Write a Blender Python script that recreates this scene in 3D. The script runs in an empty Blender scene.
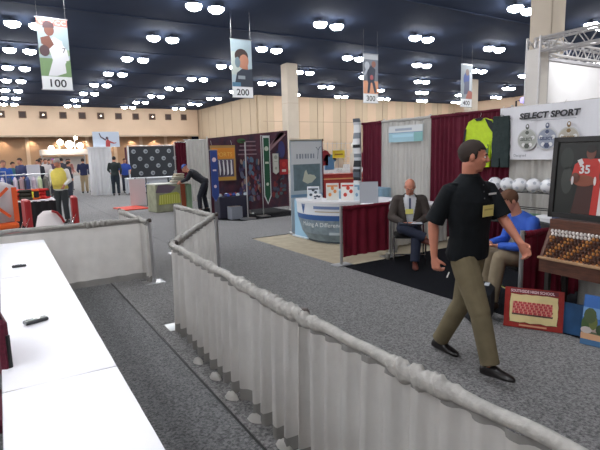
import bpy, bmesh, math, random
from mathutils import Vector, Matrix, Euler
from math import pi, sin, cos, radians
random.seed(7)
S = bpy.context.scene
COL = S.collection
V = Vector
Z3 = V((0, 0, 1))

# ------------------------------------------------------------------ materials
def lin(c):
    return tuple(((v/255)/12.92 if v/255 <= .04045 else ((v/255+.055)/1.055)**2.4) for v in c)

_M = {}
def mat(name, rgb, rough=.7, metal=0.0, var=0.0, vscale=8.0, bump=0.0, bscale=60.0, emit=None, es=0.0, transl=0.0, rgb2=None, alpha=1.0, stretch=None, spec=.5):
    if name in _M: return _M[name]
    m = bpy.data.materials.new(name); m.use_nodes = True
    nt = m.node_tree; N = nt.nodes; L = nt.links
    b = N['Principled BSDF']
    c = lin(rgb)
    b.inputs['Base Color'].default_value = (*c, 1)
    b.inputs['Roughness'].default_value = rough
    b.inputs['Metallic'].default_value = metal
    b.inputs['Specular IOR Level'].default_value = spec
    tc = mp = None
    def coords():
        nonlocal tc, mp
        if mp is None:
            tc = N.new('ShaderNodeTexCoord'); mp = N.new('ShaderNodeMapping')
            L.new(tc.outputs['Object'], mp.inputs['Vector'])
            if stretch: mp.inputs['Scale'].default_value = stretch
        return mp.outputs['Vector']
    colsock = None
    if var > 0 or rgb2:
        n = N.new('ShaderNodeTexNoise'); n.inputs['Scale'].default_value = vscale; n.inputs['Detail'].default_value = 4
        L.new(coords(), n.inputs['Vector'])
        r = N.new('ShaderNodeValToRGB')
        c2 = lin(rgb2) if rgb2 else tuple(min(1, x*(1+var)) for x in c)
        c1 = c if rgb2 else tuple(x*(1-var) for x in c)
        r.color_ramp.elements[0].position = .35; r.color_ramp.elements[1].position = .65
        r.color_ramp.elements[0].color = (*c1, 1); r.color_ramp.elements[1].color = (*c2, 1)
        L.new(n.outputs['Fac'], r.inputs['Fac']); L.new(r.outputs['Color'], b.inputs['Base Color'])
        colsock = r.outputs['Color']
    if bump > 0:
        n2 = N.new('ShaderNodeTexNoise'); n2.inputs['Scale'].default_value = bscale; n2.inputs['Detail'].default_value = 3
        L.new(coords(), n2.inputs['Vector'])
        bp = N.new('ShaderNodeBump'); bp.inputs['Strength'].default_value = bump; bp.inputs['Distance'].default_value = .01
        L.new(n2.outputs['Fac'], bp.inputs['Height']); L.new(bp.outputs['Normal'], b.inputs['Normal'])
    if emit:
        b.inputs['Emission Color'].default_value = (*lin(emit), 1); b.inputs['Emission Strength'].default_value = es
    if transl > 0:
        t = N.new('ShaderNodeBsdfTranslucent'); t.inputs['Color'].default_value = (*c, 1)
        if colsock: L.new(colsock, t.inputs['Color'])
        mx = N.new('ShaderNodeMixShader'); mx.inputs['Fac'].default_value = transl
        L.new(b.outputs['BSDF'], mx.inputs[1]); L.new(t.outputs['BSDF'], mx.inputs[2])
        L.new(mx.outputs['Shader'], N['Material Output'].inputs['Surface'])
    _M[name] = m
    return m

def K(rgb, rough=.7, **k):
    return mat('paint_%d_%d_%d_%d' % (*rgb, int(rough*100)), rgb, rough, **k)

# ------------------------------------------------------------------ mesh builder
class MB:
    def __init__(s): s.v = []; s.f = []; s.m = []; s.mats = []
    def mi(s, m):
        if m not in s.mats: s.mats.append(m)
        return s.mats.index(m)
    def add(s, vs, fs, m, M=None):
        o = len(s.v)
        s.v += [(M @ V(v)) if M is not None else V(v) for v in vs]
        k = s.mi(m)
        for f in fs: s.f.append(tuple(o+i for i in f)); s.m.append(k)
    def box(s, c, d, m, M=None, rz=0, ch=0.0):
        x, y, z = d[0]/2, d[1]/2, d[2]/2
        R = Matrix.Translation(V(c)) @ Matrix.Rotation(rz, 4, 'Z')
        if M is not None: R = M @ R
        if ch <= 0:
            vs = [(-x,-y,-z),(x,-y,-z),(x,y,-z),(-x,y,-z),(-x,-y,z),(x,-y,z),(x,y,z),(-x,y,z)]
            fs = [(0,3,2,1),(4,5,6,7),(0,1,5,4),(1,2,6,5),(2,3,7,6),(3,0,4,7)]
        else:
            h = min(ch, x*.9, y*.9, z*.9); vs = []
            for zz, k in ((-z,h),(-z+h,0),(z-h,0),(z,h)):
                a, b = x-k, y-k
                q = h if k == 0 else h*.5
                vs += [(-a+q,-b,zz),(a-q,-b,zz),(a,-b+q,zz),(a,b-q,zz),(a-q,b,zz),(-a+q,b,zz),(-a,b-q,zz),(-a,-b+q,zz)]
            fs = [tuple(reversed(range(8))), tuple(range(24, 32))]
            for r in range(3):
                for i in range(8):
                    j = (i+1) % 8; fs.append((r*8+i, r*8+j, r*8+8+j, r*8+8+i))
        s.add(vs, fs, m, R)
    def tube(s, pts, r, m, n=10, M=None, cap=True, closed=False):
        pts = [V(p) for p in pts]; rr = r if isinstance(r, (list, tuple)) else [r]*len(pts)
        rings = []; u = None
        for i, p in enumerate(pts):
            if closed: t = (pts[(i+1) % len(pts)]-pts[i-1]).normalized()
            else: t = (pts[min(i+1, len(pts)-1)]-pts[max(i-1, 0)]).normalized()
            if u is None: u = t.orthogonal().normalized()
            else: u = (u-t*u.dot(t)).normalized()
            w = t.cross(u); rings.append((p, u*rr[i], w*rr[i]))
        s.rings(rings, m, n, M, cap, closed)
    def rings(s, rings, m, n=16, M=None, cap=True, closed=False):
        vs = []; fs = []
        for p, u, w in rings:
            for k in range(n):
                a = 2*pi*k/n; vs.append(V(p)+V(u)*cos(a)+V(w)*sin(a))
        R = len(rings)
        for i in range(R if closed else R-1):
            for k in range(n):
                k2 = (k+1) % n; i2 = (i+1) % R
                fs.append((i*n+k, i*n+k2, i2*n+k2, i2*n+k))
        if cap and not closed:
            fs.append(tuple(reversed(range(n)))); fs.append(tuple(range((R-1)*n, R*n)))
        s.add(vs, fs, m, M)
    def lathe(s, prof, m, c=(0,0,0), n=20, M=None):
        s.rings([(V(c)+V((0,0,z)), V((r,0,0)), V((0,r,0))) for r, z in prof], m, n, M)
    def ball(s, c, r, m, M=None, n=16, k=10):
        r = r if isinstance(r, (tuple, list)) else (r, r, r)
        R = []
        for i in range(k+1):
            a = -pi/2+pi*i/k; q = max(cos(a), .02)
            R.append((V(c)+V((0,0,r[2]*sin(a))), V((r[0]*q,0,0)), V((0,r[1]*q,0))))
        s.rings(R, m, n, M)
    def cap(s, p0, r0, p1, r1, m, n=12):
        """rounded tapered capsule"""
        p0, p1 = V(p0), V(p1); d = (p1-p0); L = d.length or 1e-6; t = d/L
        u = t.orthogonal().normalized(); w = t.cross(u); R = []
        for i in range(5):
            a = pi/2*i/4; q = max(sin(a), .03); R.append((p0-t*r0*cos(a), u*r0*q, w*r0*q))
        for i in range(5):
            a = pi/2*i/4; q = max(cos(a), .03); R.append((p1+t*r1*sin(a), u*r1*q, w*r1*q))
        s.rings(R, m, n)
    def poly(s, pts, m, M=None): s.add(pts, [tuple(range(len(pts)))], m, M)
    # flat artwork on a panel: local x right, y up, z out of the face
    def rect(s, M, x, y, w, h, m, z=.001): s.poly([(x,y,z),(x+w,y,z),(x+w,y+h,z),(x,y+h,z)], m, M)
    def ell(s, M, x, y, rx, ry, m, z=.001, n=18, rot=0):
        s.poly([(x+rx*cos(a)*cos(rot)-ry*sin(a)*sin(rot), y+rx*cos(a)*sin(rot)+ry*sin(a)*cos(rot), z) for a in [2*pi*i/n for i in range(n)]], m, M)
    def pg(s, M, pts, m, z=.001): s.poly([(x,y,z) for x, y in pts], m, M)
    def text(s, M, txt, x, y, size, m, z=.003, align='LEFT', sx=1.0, off=0.0, shear=0.0, depth=0.0):
        c = bpy.data.curves.new('t', 'FONT'); c.body = txt; c.size = size; c.align_x = align; c.offset = off; c.shear = shear; c.extrude = depth
        c.resolution_u = 3
        o = bpy.data.objects.new('t', c); COL.objects.link(o)
        dg = bpy.context.evaluated_depsgraph_get(); dg.update()
        me = bpy.data.meshes.new_from_object(o.evaluated_get(dg))
        T = M @ Matrix.Translation(V((x, y, z))) @ Matrix.Diagonal((sx, 1, 1, 1))
        s.add([v.co for v in me.vertices], [tuple(p.vertices) for p in me.polygons], m, T)
        bpy.data.objects.remove(o); bpy.data.curves.remove(c); bpy.data.meshes.remove(me)
    def mesh(s, name, smooth=False):
        me = bpy.data.meshes.new(name)
        me.from_pydata([tuple(v) for v in s.v], [], s.f); me.update()
        for m in s.mats: me.materials.append(m)
        me.polygons.foreach_set('material_index', s.m)
        if smooth: me.polygons.foreach_set('use_smooth', [True]*len(s.m))
        return me
    def build(s, name, parent=None, smooth=False, loc=None):
        o = bpy.data.objects.new(name, s.mesh(name, smooth)); COL.objects.link(o)
        if parent is not None: o.parent = parent
        if loc is not None: o.location = loc
        return o

def frame(o, right, up=(0,0,1)):
    r = V(right).normalized(); u = V(up); u = (u-r*u.dot(r)).normalized(); n = r.cross(u)
    M = Matrix.Identity(4)
    for i in range(3): M[i][0] = r[i]; M[i][1] = u[i]; M[i][2] = n[i]; M[i][3] = o[i]
    return M

def tag(o, label, cat, group=None, kind=None):
    o['label'] = label; o['category'] = cat
    if group: o['group'] = group
    if kind: o['kind'] = kind
    return o
def thing(name, label, cat, loc=(0,0,0), rz=0, group=None):
    o = bpy.data.objects.new(name, None); o.empty_display_size = .1; COL.objects.link(o)
    o.location = loc; o.rotation_euler = (0,0,rz)
    return tag(o, label, cat, group)
def struct(name, mb, smooth=False):
    o = mb.build(name, None, smooth); o['kind'] = 'structure'; return o
def dup(root, loc=None, rz=None, label=None, group=None):
    r = root.copy(); COL.objects.link(r)
    if loc is not None: r.location = loc
    if rz is not None: r.rotation_euler = (0,0,rz)
    if label: r['label'] = label
    if group: r['group'] = group
    for ch in list(root.children):
        c = ch.copy(); COL.objects.link(c); c.parent = r
        for g in list(ch.children):
            d = g.copy(); COL.objects.link(d); d.parent = c
    return r
def smoothmod(o, ang=40):
    for p in o.data.polygons: p.use_smooth = True
    m = o.modifiers.new('e', 'EDGE_SPLIT'); m.split_angle = radians(ang)
    return o

# ------------------------------------------------------------------ camera
H = 1.75
pitch, roll, yaw, F = .14871, -.02609, .5544, 479.6
cy, sy, cp, sp, cr, sr = cos(yaw), sin(yaw), cos(pitch), sin(pitch), cos(roll), sin(roll)
right0 = V((cy, -sy, 0)); fwd = V((sy*cp, cy*cp, -sp)); up0 = V((sy*sp, cy*sp, cp))
rt = right0*cr+up0*sr; upv = up0*cr-right0*sr
cam = bpy.data.cameras.new('camera'); cam.sensor_width = 36; cam.lens = F/600*36; cam.clip_end = 400
co = bpy.data.objects.new('camera', cam); COL.objects.link(co); S.camera = co
Mc = Matrix.Identity(4)
for i in range(3): Mc[i][0] = rt[i]; Mc[i][1] = upv[i]; Mc[i][2] = -fwd[i]
Mc[2][3] = H
co.matrix_world = Mc

# ------------------------------------------------------------------ shared materials
carpetA = mat('aisle_carpet', (76,75,76), .95, rgb2=(140,138,138), vscale=52, bump=.6, bscale=200, spec=.1)
carpetB = mat('booth_carpet', (60,61,63), .95, rgb2=(118,118,119), vscale=52, bump=.6, bscale=200, spec=.1)
for _m in (carpetA, carpetB):
    _b = _m.node_tree.nodes['Principled BSDF']; _b.inputs['Sheen Weight'].default_value = .35; _b.inputs['Sheen Roughness'].default_value = .4
carpetK = mat('black_carpet', (24,25,30), .95, var=.3, vscale=120, bump=.4, bscale=250, spec=.1)
beigefl = mat('beige_floor', (176,164,142), .8, var=.08, vscale=6, spec=.2)
maroon = mat('maroon_drape', (92,26,44), .75, transl=.12, var=.1, vscale=3, spec=.2)
maroonS = mat('maroon_short_drape', (112,28,46), .75, var=.1, vscale=3, spec=.2)
greyD = mat('grey_drape', (198,196,192), .8, transl=.3, var=.04, vscale=2, spec=.2)
whiteD = mat('white_drape', (240,240,242), .8, transl=.3, var=.02, vscale=2)
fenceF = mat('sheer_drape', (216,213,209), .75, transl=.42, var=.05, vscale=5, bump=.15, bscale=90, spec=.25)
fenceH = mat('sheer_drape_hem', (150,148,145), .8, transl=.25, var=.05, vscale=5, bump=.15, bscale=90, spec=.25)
pocketM = mat('sheer_drape_pocket', (176,173,168), .75, transl=.1, var=.12, vscale=22, bump=.6, bscale=55, spec=.3)
alu = mat('aluminium_pipe', (190,190,192), .35, .9)
chrome = mat('chrome', (215,215,218), .15, 1.0)
blackM = mat('black_plastic', (22,22,24), .5)
whiteT = mat('white_tablecloth', (248,246,252), .45, var=.015, vscale=3, bump=.06, bscale=9)
skinM = mat('skin', (202,142,116), .55, var=.05, vscale=14)
skinR = mat('skin_ruddy', (206,136,112), .55, var=.05, vscale=14)
wallM = mat('wall_paint', (208,182,156), .85, var=.03, vscale=.4)
wallW = mat('wall_panel', (194,174,148), .85, var=.03, vscale=.4)
jointM = mat('wall_joint', (178,158,136), .85)
colM = mat('column_concrete', (196,184,168), .85, var=.04, vscale=.8)
whiteP = mat('white_panel', (238,238,242), .6, var=.02, vscale=2)
ceilM = mat('ceiling_deck', (54,64,86), .9, var=.05, vscale=.5, spec=.1)
darkbeam = mat('ceiling_beam', (50,59,80), .8, spec=.1)
wood = mat('wood_brown', (98,58,42), .5, rgb2=(76,44,32), vscale=9, stretch=(6,1,6))
redM = mat('red_vinyl', (164,34,38), .5)
lens = mat('lamp_lens', (255,255,255), .5, emit=(250,252,255), es=66)
# ================================================================== SETTING
m = MB(); m.box((15, 29, -.05), (110, 108, .1), beigefl); struct('floor', m)
def slab(name, x0, y0, x1, y1, t, mt, pts=None):
    b = MB(); P = pts or [(x0,y0),(x1,y0),(x1,y1),(x0,y1)]
    n = len(P)
    b.add([(x,y,.0) for x,y in P]+[(x,y,t) for x,y in P], [tuple(range(n,2*n))]+[(i,(i+1)%n,n+(i+1)%n,n+i) for i in range(n)], mt)
    return struct(name, b)
slab('floor_aisle_carpet', 1.19, -10, 4.335, 82, .012, carpetA)
slab('floor_left_carpet', -36, 7.0, 1.19, 82, .012, carpetA)
slab('floor_cross_aisle_carpet', 4.335, 8.95, 66, 56, .012, carpetA)
slab('floor_back_carpet', 4.335, 56, 27, 82, .012, carpetA)
slab('floor_booth_carpet', -6, -8, 1.165, 6.99, .012, carpetB)
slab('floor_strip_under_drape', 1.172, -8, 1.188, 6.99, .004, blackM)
slab('floor_black_carpet', 4.335, -4, 7.4, 5.77, .014, carpetK)
slab('floor_black_carpet_poster_booth', 0, 0, 0, 0, .02, carpetK, [(4.86,12.2),(5.3,11.5),(7.45,11.6),(7.45,15),(5.0,15)])
slab('floor_aisle_seam', 2.74, 8.98, 2.75, 82, .0135, K((90,92,95)))

CE = 9.3
b = MB(); b.box((15, 29, CE+.1), (110, 108, .2), ceilM); struct('ceiling', b)
for k in range(12):
    b = MB(); y = -17+k*9
    b.box((15, y, CE-.02), (104, .30, .04), darkbeam)
    struct('ceiling_beam_%d' % (k+1), b)

# back-left wall: upper part, soffit, recessed lower part with warm downlights
b = MB(); b.box((-4, 78.9, 7.2), (66, 1.0, 4.2), wallM)
b.box((-4, 80.6, 5.15), (66, 2.6, .1), wallM); b.box((-4, 78.3, 5.1), (66, .2, .25), jointM)
struct('wall_back_left', b)
warmwall = mat('wall_warm_lower', (176,142,112), .85, var=.06, vscale=.5)
b = MB(); b.box((-4, 82.1, 2.6), (66, .3, 5.2), warmwall)
for k in range(16): b.box((-33+k*4.1, 81.9, 2.6), (.5, .14, 5.1), wallM)
struct('wall_back_left_lower', b)
b = MB(); b.box((29.5, 67.8, 4.65), (.6, 22.4, 9.3), wallW)
for k in range(7): b.box((29.17, 59+k*3, 4.65), (.05, .08, 9.3), jointM)
struct('wall_side_left', b)
b = MB(); b.box((48, 57.2, 4.65), (38, .6, 9.3), wallW)
for k in range(10): b.box((30.6+k*4.0, 56.87, 4.65), (.1, .08, 9.3), jointM)
for k in range(10): b.box((32.4+k*4.0, 56.88, 4.65), (1.6, .05, 9.3), wallM)
b.box((48, 56.86, 6.0), (37, .06, .1), jointM)
struct('wall_back_right', b)
b = MB(); b.box((67.3, 18.5, 4.65), (.6, 78, 9.3), wallM); struct('wall_right', b)
b = MB(); b.box((-37.3, 30, 4.65), (.6, 106, 9.3), wallM); struct('wall_left', b)
b = MB(); b.box((15, -22.3, 4.65), (105, .6, 9.3), wallM); struct('wall_front', b)

for k, (x, y) in enumerate([(21.4, 36.0), (21.4, 12.95), (45.0, 36.0)]):
    b = MB(); b.box((x+.53, y+.53, CE/2), (1.06, 1.06, CE), colM, ch=.04); b.box((x+.53, y+.53, .15), (1.2, 1.2, .3), jointM)
    for zz in (3.0, 6.0): b.box((x+.53, y+.53, zz), (1.075, 1.075, .03), jointM)
    struct('column_%d' % (k+1), b)

# dark square recesses along the upper wall, some with a lamp
wp = thing('wall_fixture', 'dark square fixture set high on the far beige wall', 'wall fixture', (0, 78.4, 8.05), 0, 'dark squares high on the far wall')
b = MB(); b.box((0, -.1, 0), (.95, .2, .95), K((104,78,62))); b.box((0,-.215,0), (.72,.03,.72), K((60,46,42))); b.build('housing', wp)
wl = thing('wall_fixture', 'dark square fixture with a lit lamp high on the far beige wall', 'wall fixture', (0, 78.4, 8.05), 0, 'lit squares high on the far wall')
b = MB(); b.box((0, -.1, 0), (.95, .2, .95), K((104,78,62))); b.box((0,-.215,0), (.72,.03,.72), K((60,46,42))); b.build('housing', wl)
b = MB(); b.ball((0,-.3,0), (.13,.08,.13), mat('small_lamp', (255,255,255), .5, emit=(255,232,200), es=3)); b.build('bulb', wl)
first = {0: True, 1: True}
for k in range(-8, 9):
    x = 6.09+2.56*k; lit = k % 3 == 0 or k == -2
    src = wl if lit else wp
    if first[int(lit)]: src.location = (x, 78.4, 8.05); first[int(lit)] = False
    else: dup(src, (x, 78.4, 8.05))
# downlights in the soffit (real lamps)
dl = None
for k in range(11):
    x = -10+k*3.6
    if dl is None:
        dl = thing('recessed_downlight', 'warm recessed downlight under the soffit of the far wall', 'light', (x, 81.2, 5.06), 0, 'downlights under the far soffit')
        b = MB(); b.lathe([(.2,0),(.2,.05),(.13,.05)], alu, n=16); b.build('trim_ring', dl)
        b = MB(); b.lathe([(.13,.005),(.13,.02)], mat('downlight_lens', (255,240,220), .5, emit=(255,225,180), es=30), n=16); b.build('lens', dl)
    else: dup(dl, (x, 81.2, 5.06))
    l = bpy.data.lights.new('downlight', 'SPOT'); l.energy = 380; l.color = (1,.80,.60); l.spot_size = radians(95); l.spot_blend = .6; l.shadow_soft_size = .12
    lo = bpy.data.objects.new('downlight', l); COL.objects.link(lo); lo.location = (x, 81.2, 5.03); lo.rotation_euler = (radians(12), 0, 0)

# ------------------------------------------------------------------ ceiling lamps (pairs on a regular grid)
hb = thing('high_bay_lamp', 'bright round high bay lamp under the dark ceiling', 'ceiling lamp', (0,0,9), 0, 'high bay lamps under the ceiling')
b = MB(); b.lathe([(.36,.04),(.395,.045),(.39,.06),(.30,.12),(.16,.19),(.10,.22),(.10,.285),(.02,.285)], darkbeam, n=18); b.build('housing', hb)
b = MB(); b.lathe([(.02,-.20),(.17,-.185),(.30,-.13),(.37,-.06),(.39,.0),(.385,.045)], lens, n=18); b.build('lens', hb)
fl = True
for i in range(-5, 8):
    for j in range(-4, 8):
        X = 9.467+7.5*i; Y = 23.70+7.206*j
        if Y > 56 and X > 28: continue
        if j <= -2 and i in (0, 1): continue
        if j <= -4 and i >= 2: continue
        for s in (-.585, .585):
            if fl: hb.location = (X+s, Y, 9.0); fl = False
            else: dup(hb, (X+s, Y, 9.0))

# ------------------------------------------------------------------ hanging aisle banners
def banner(num, x, art):
    y = 24.5; w = 1.22; h = 3.05; zt = 7.88
    t = thing('aisle_banner', art[0], 'banner', (x, y, zt-h), 0, None)
    M = frame((0,0,0), (1,0,0))
    b = MB(); b.box((w/2, .012, h/2), (w, .02, h), K((214,220,226),.5))
    art[1](b, M, w, h)
    b.build('printed_sheet', t)
    b = MB(); b.rect(M, 0, 0, w, .58, K((240,242,244),.5), .002)
    b.text(M, num, w/2, .13, .47, K((28,30,40),.5), .005, 'CENTER', 1.08, .006); 
    # serif feet of the numerals
    b.build('number_panel', t)
    for zr in (h, 0):
        b = MB(); b.tube([(-.05,.012,zr),(w+.05,.012,zr)], .02, alu, 8); b.build('rod', t)
    for sx in (.05, w-.05):
        b = MB(); b.tube([(sx,.012,h),(sx,.012,CE-(zt-h))], .003, alu, 5); b.build('hanging_wire', t)
def art100(b, M, w, h):
    b.rect(M, 0, .58, w, 1.0, K((128,158,112),.6), .002); b.rect(M, 0, 1.35, w, 1.4, K((172,190,196),.6), .0025)
    b.rect(M, .0, 1.5, w, .25, K((150,176,140),.6), .003)
    b.rect(M, 0, 2.72, w, .33, K((206,120,112),.6), .003)
    b.text(M, 'CTYCC', .1, 2.79, .27, K((244,236,232),.6), .005, sx=1.2)
    wh = K((232,232,236),.6); sk = K((128,84,72),.6); dk = K((88,66,70),.6)
    b.pg(M, [(.35,1.95),(.62,2.28),(.95,2.1),(1.05,1.2),(.85,1.0),(.52,1.25)], wh, .006)
    b.pg(M, [(.85,2.1),(1.12,1.75),(1.18,1.3),(1.0,1.25),(.9,1.5)], wh, .0065)
    b.pg(M, [(.52,1.3),(1.0,1.15),(1.02,.75),(.62,.6),(.28,.6),(.35,.8)], wh, .007)
    b.pg(M, [(.1,2.2),(.45,2.32),(.62,1.95),(.42,1.75),(.12,1.95)], sk, .008)
    b.ell(M, .22, 1.66, .2, .24, dk, .009); b.ell(M, .47, 2.55, .2, .25, sk, .009)
    b.pg(M, [(.22,2.62),(.68,2.66),(.66,2.84),(.4,2.95),(.24,2.82)], dk, .010)
    b.text(M, '7', .92, 1.62, .3, K((60,50,60),.6), .011)
def art200(b, M, w, h):
    b.rect(M, 0, .58, w, 2.47, K((176,196,204),.6), .002); b.rect(M, 0, 1.2, .5, 1.2, K((196,206,200),.6), .003)
    b.ell(M, .68, 1.95, .34, .42, K((192,132,106),.6), .005); b.ell(M, .60, 2.2, .40, .36, K((70,56,54),.6), .006)
    b.pg(M, [(.62,1.4),(.98,1.4),(.95,1.8),(.6,1.8)], K((188,126,100),.6), .0045)
    b.ell(M, .74, 1.98, .26, .30, K((196,138,112),.6), .007); b.ell(M, .36, 1.85, .16, .28, K((120,140,150),.6), .008)
    b.pg(M, [(.12,.58),(1.22,.58),(1.22,1.55),(.95,1.5),(.6,1.52),(.3,1.3)], K((54,62,76),.6), .009)
    b.rect(M, .36, .98, .42, .18, K((150,160,166),.6), .011); b.rect(M, 0,.58,.5,.22,K((86,130,160),.6), .010)
def art300(b, M, w, h):
    b.rect(M, 0, .58, w, 2.47, K((112,118,130),.6), .002); b.rect(M, 0, .58, w, .8, K((222,160,124),.6), .003)
    b.rect(M, 0, 2.7, w, .3, K((186,190,196),.6), .003); 
    d = K((52,58,76),.6); g = K((180,186,196),.6)
    b.pg(M, [(.35,1.3),(.9,1.25),(1.0,2.1),(.65,2.35),(.3,2.1)], d, .005)
    b.pg(M, [(.4,1.4),(.62,1.3),(.5,.62),(.32,.62)], d, .006); b.pg(M, [(.7,1.35),(.95,1.3),(1.1,.65),(.92,.62)], d, .006)
    b.ell(M, .85, 2.42, .18, .2, K((140,92,80),.6), .006); b.ell(M, .3, 2.3, .2, .26, g, .006)
    b.pg(M, [(.1,1.6),(.35,2.0),(.3,2.2),(.02,1.8)], g, .007); b.ell(M, .68, 1.6, .14, .16, K((166,90,96),.6), .008)
def art400(b, M, w, h):
    b.rect(M, 0, .58, w, 2.47, K((150,158,164),.6), .002); b.ell(M, .6, 2.0, .36, .5, K((78,94,150),.6), .004)
    b.pg(M, [(.3,.9),(1.1,1.0),(1.0,1.9),(.35,1.8)], K((96,100,122),.6), .005); b.ell(M, .66, 2.5, .2, .24, K((128,110,106),.6), .006)
    b.pg(M, [(.5,.6),(1.22,.6),(1.22,1.1),(.8,1.2)], K((176,110,98),.6), .007); b.rect(M, .9,1.2,.25,1.3,K((190,196,200),.6),.006)
banner('100', 2.0, ('hanging aisle banner of a baseball player numbered 100', art100))
banner('200', 11.12, ('hanging aisle banner of a dark haired head numbered 200', art200))
banner('300', 20.18, ('hanging aisle banner of athletes on an orange field numbered 300', art300))
banner('400', 29.4, ('hanging aisle banner in pale grey and blue numbered 400', art400))

# ------------------------------------------------------------------ drapery helpers
def wavy(s, seed, wl):
    r = random.Random(seed)
    return [(r.uniform(.75,1.35)/wl, r.uniform(0,6.28), r.uniform(.5,1)) for _ in range(3)]
def curtain(p0, p1, z0, z1, amp0, amp1, wl, m, seed=1, hem=0, hemmat=None, ny=14, head=0, swag=0.0):
    """pleated cloth hanging from p0-p1; returns (MB body, MB hem)"""
    p0, p1 = V((*p0,0)), V((*p1,0)); d = p1-p0; L = d.length; t = d/L; n = V((t.y,-t.x,0))
    W = wavy(0, seed, wl); ns = max(8, int(L/(wl/9)))
    def pt(i, z):
        s = L*i/ns; u = (z1-z)/(z1-z0)
        a = amp0+(amp1-amp0)*(u**.6)
        ph = sum(w*sin(2*pi*f*s+o+.35*u*sin(3*s+o)) for f, o, w in W)/1.6
        ph = math.tanh(ph*2.2)*1.1
        x = s + .25*wl*u*sin(2*pi*s/(wl*2.3)+seed)*.4
        x = min(max(x, 0), L)
        return p0+t*x+n*(a*ph)+V((0,0,z+swag*u*ph))
    bodyB, hemB = MB(), MB()
    def sheet(B, za, zb, k, mt):
        vs = []; fs = []
        for j in range(k+1):
            z = za+(zb-za)*j/k
            for i in range(ns+1): vs.append(pt(i, z))
        for j in range(k):
            for i in range(ns):
                a = j*(ns+1)+i; fs.append((a, a+1, a+ns+2, a+ns+1))
        B.add(vs, fs, mt)
    zb = z0+hem
    zt = z1-head
    sheet(bodyB, zb, zt, ny, m)
    if hem: sheet(hemB, z0, zb, 2, hemmat)
    if head: sheet(hemB, zt, z1, 2, hemmat)
    return bodyB, hemB
def pocket(p0, p1, z, r, m, seed, bunch=1.0):
    rnd = random.Random(seed); p0, p1 = V((*p0,z)), V((*p1,z)); d = p1-p0; L = d.length; t = d/L; n = V((t.y,-t.x,0))
    ns = int(L/.007); vs = []; fs = []; K_ = 22
    ph = [rnd.uniform(0,6.28) for _ in range(6)]
    cl = [(rnd.uniform(0,L), rnd.uniform(.04,.16)) for _ in range(int(L*3.2))]
    for i in range(ns+1):
        s = L*i/ns; g = sum(math.exp(-((s-c)/w)**2) for c, w in cl); g = min(g, 1.3)
        for k in range(K_):
            a = 2*pi*k/K_
            w = sin(s*95+2.2*sin(a+ph[0])+ph[1])*.5+sin(s*61-1.7*cos(a+ph[2])+ph[3])*.5+.4*sin(s*170+3*a+ph[4])
            rr = r*(1+.10*sin(s*17+a)+bunch*g*(.16+.20*w))
            sag = .006*sin(pi*((s*.9) % 1))
            vs.append(p0+t*s+n*rr*cos(a)+V((0,0,rr*sin(a)*1.05-sag-(.012*g if sin(a) < 0 else 0))))
    for i in range(ns):
        for k in range(K_): fs.append((i*K_+k, i*K_+(k+1)%K_, (i+1)*K_+(k+1)%K_, (i+1)*K_+k))
    b = MB(); b.add(vs, fs, m); return b
def low_fence(p0, p1, label, seed, z=.88, wl=.17, amp=.036, group=None):
    o = V((*p0,0)); t = thing('drape_fence_section', label, 'drape fence', (0,0,0), 0, group)
    a, c = V(p0), V(p1); d = (c-a).normalized()*-.008; a, c = a+d, c-d
    b = MB(); b.tube([(a.x,a.y,z),(c.x,c.y,z)], .017, alu, 10); b.build('rail', t)
    pocket(a, c, z, .025, pocketM, seed, 1.5).build('gathered_pocket', t, True)
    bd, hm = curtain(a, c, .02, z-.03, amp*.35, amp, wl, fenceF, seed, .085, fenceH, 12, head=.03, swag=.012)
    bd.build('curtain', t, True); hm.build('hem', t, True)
    return t
def upright(x, y, h, label, rz=0, group=None):
    t = thing('drape_upright', label, 'post', (x,y,.012), rz, group)
    b = MB(); b.tube([(0,0,0),(0,0,h)], .022, alu, 12); b.build('pole', t)
    b = MB(); b.box((0,0,.004), (.28,.22,.008), alu, ch=.003); b.lathe([(.032,0),(.032,.05),(.026,.06)], alu); b.build('base_plate', t)
    b = MB(); b.lathe([(.028,h-.02),(.030,h+.012),(.018,h+.03),(.003,h+.033)], K((70,60,56),.5)); b.build('slotted_cap', t)
    return t
def rebase(t, loc):
    """move a thing's Empty to its base without moving its parts"""
    loc = V(loc); d = Matrix.Translation(-loc)
    for c in t.children: c.data.transform(d)
    t.location = loc
    return t

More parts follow.
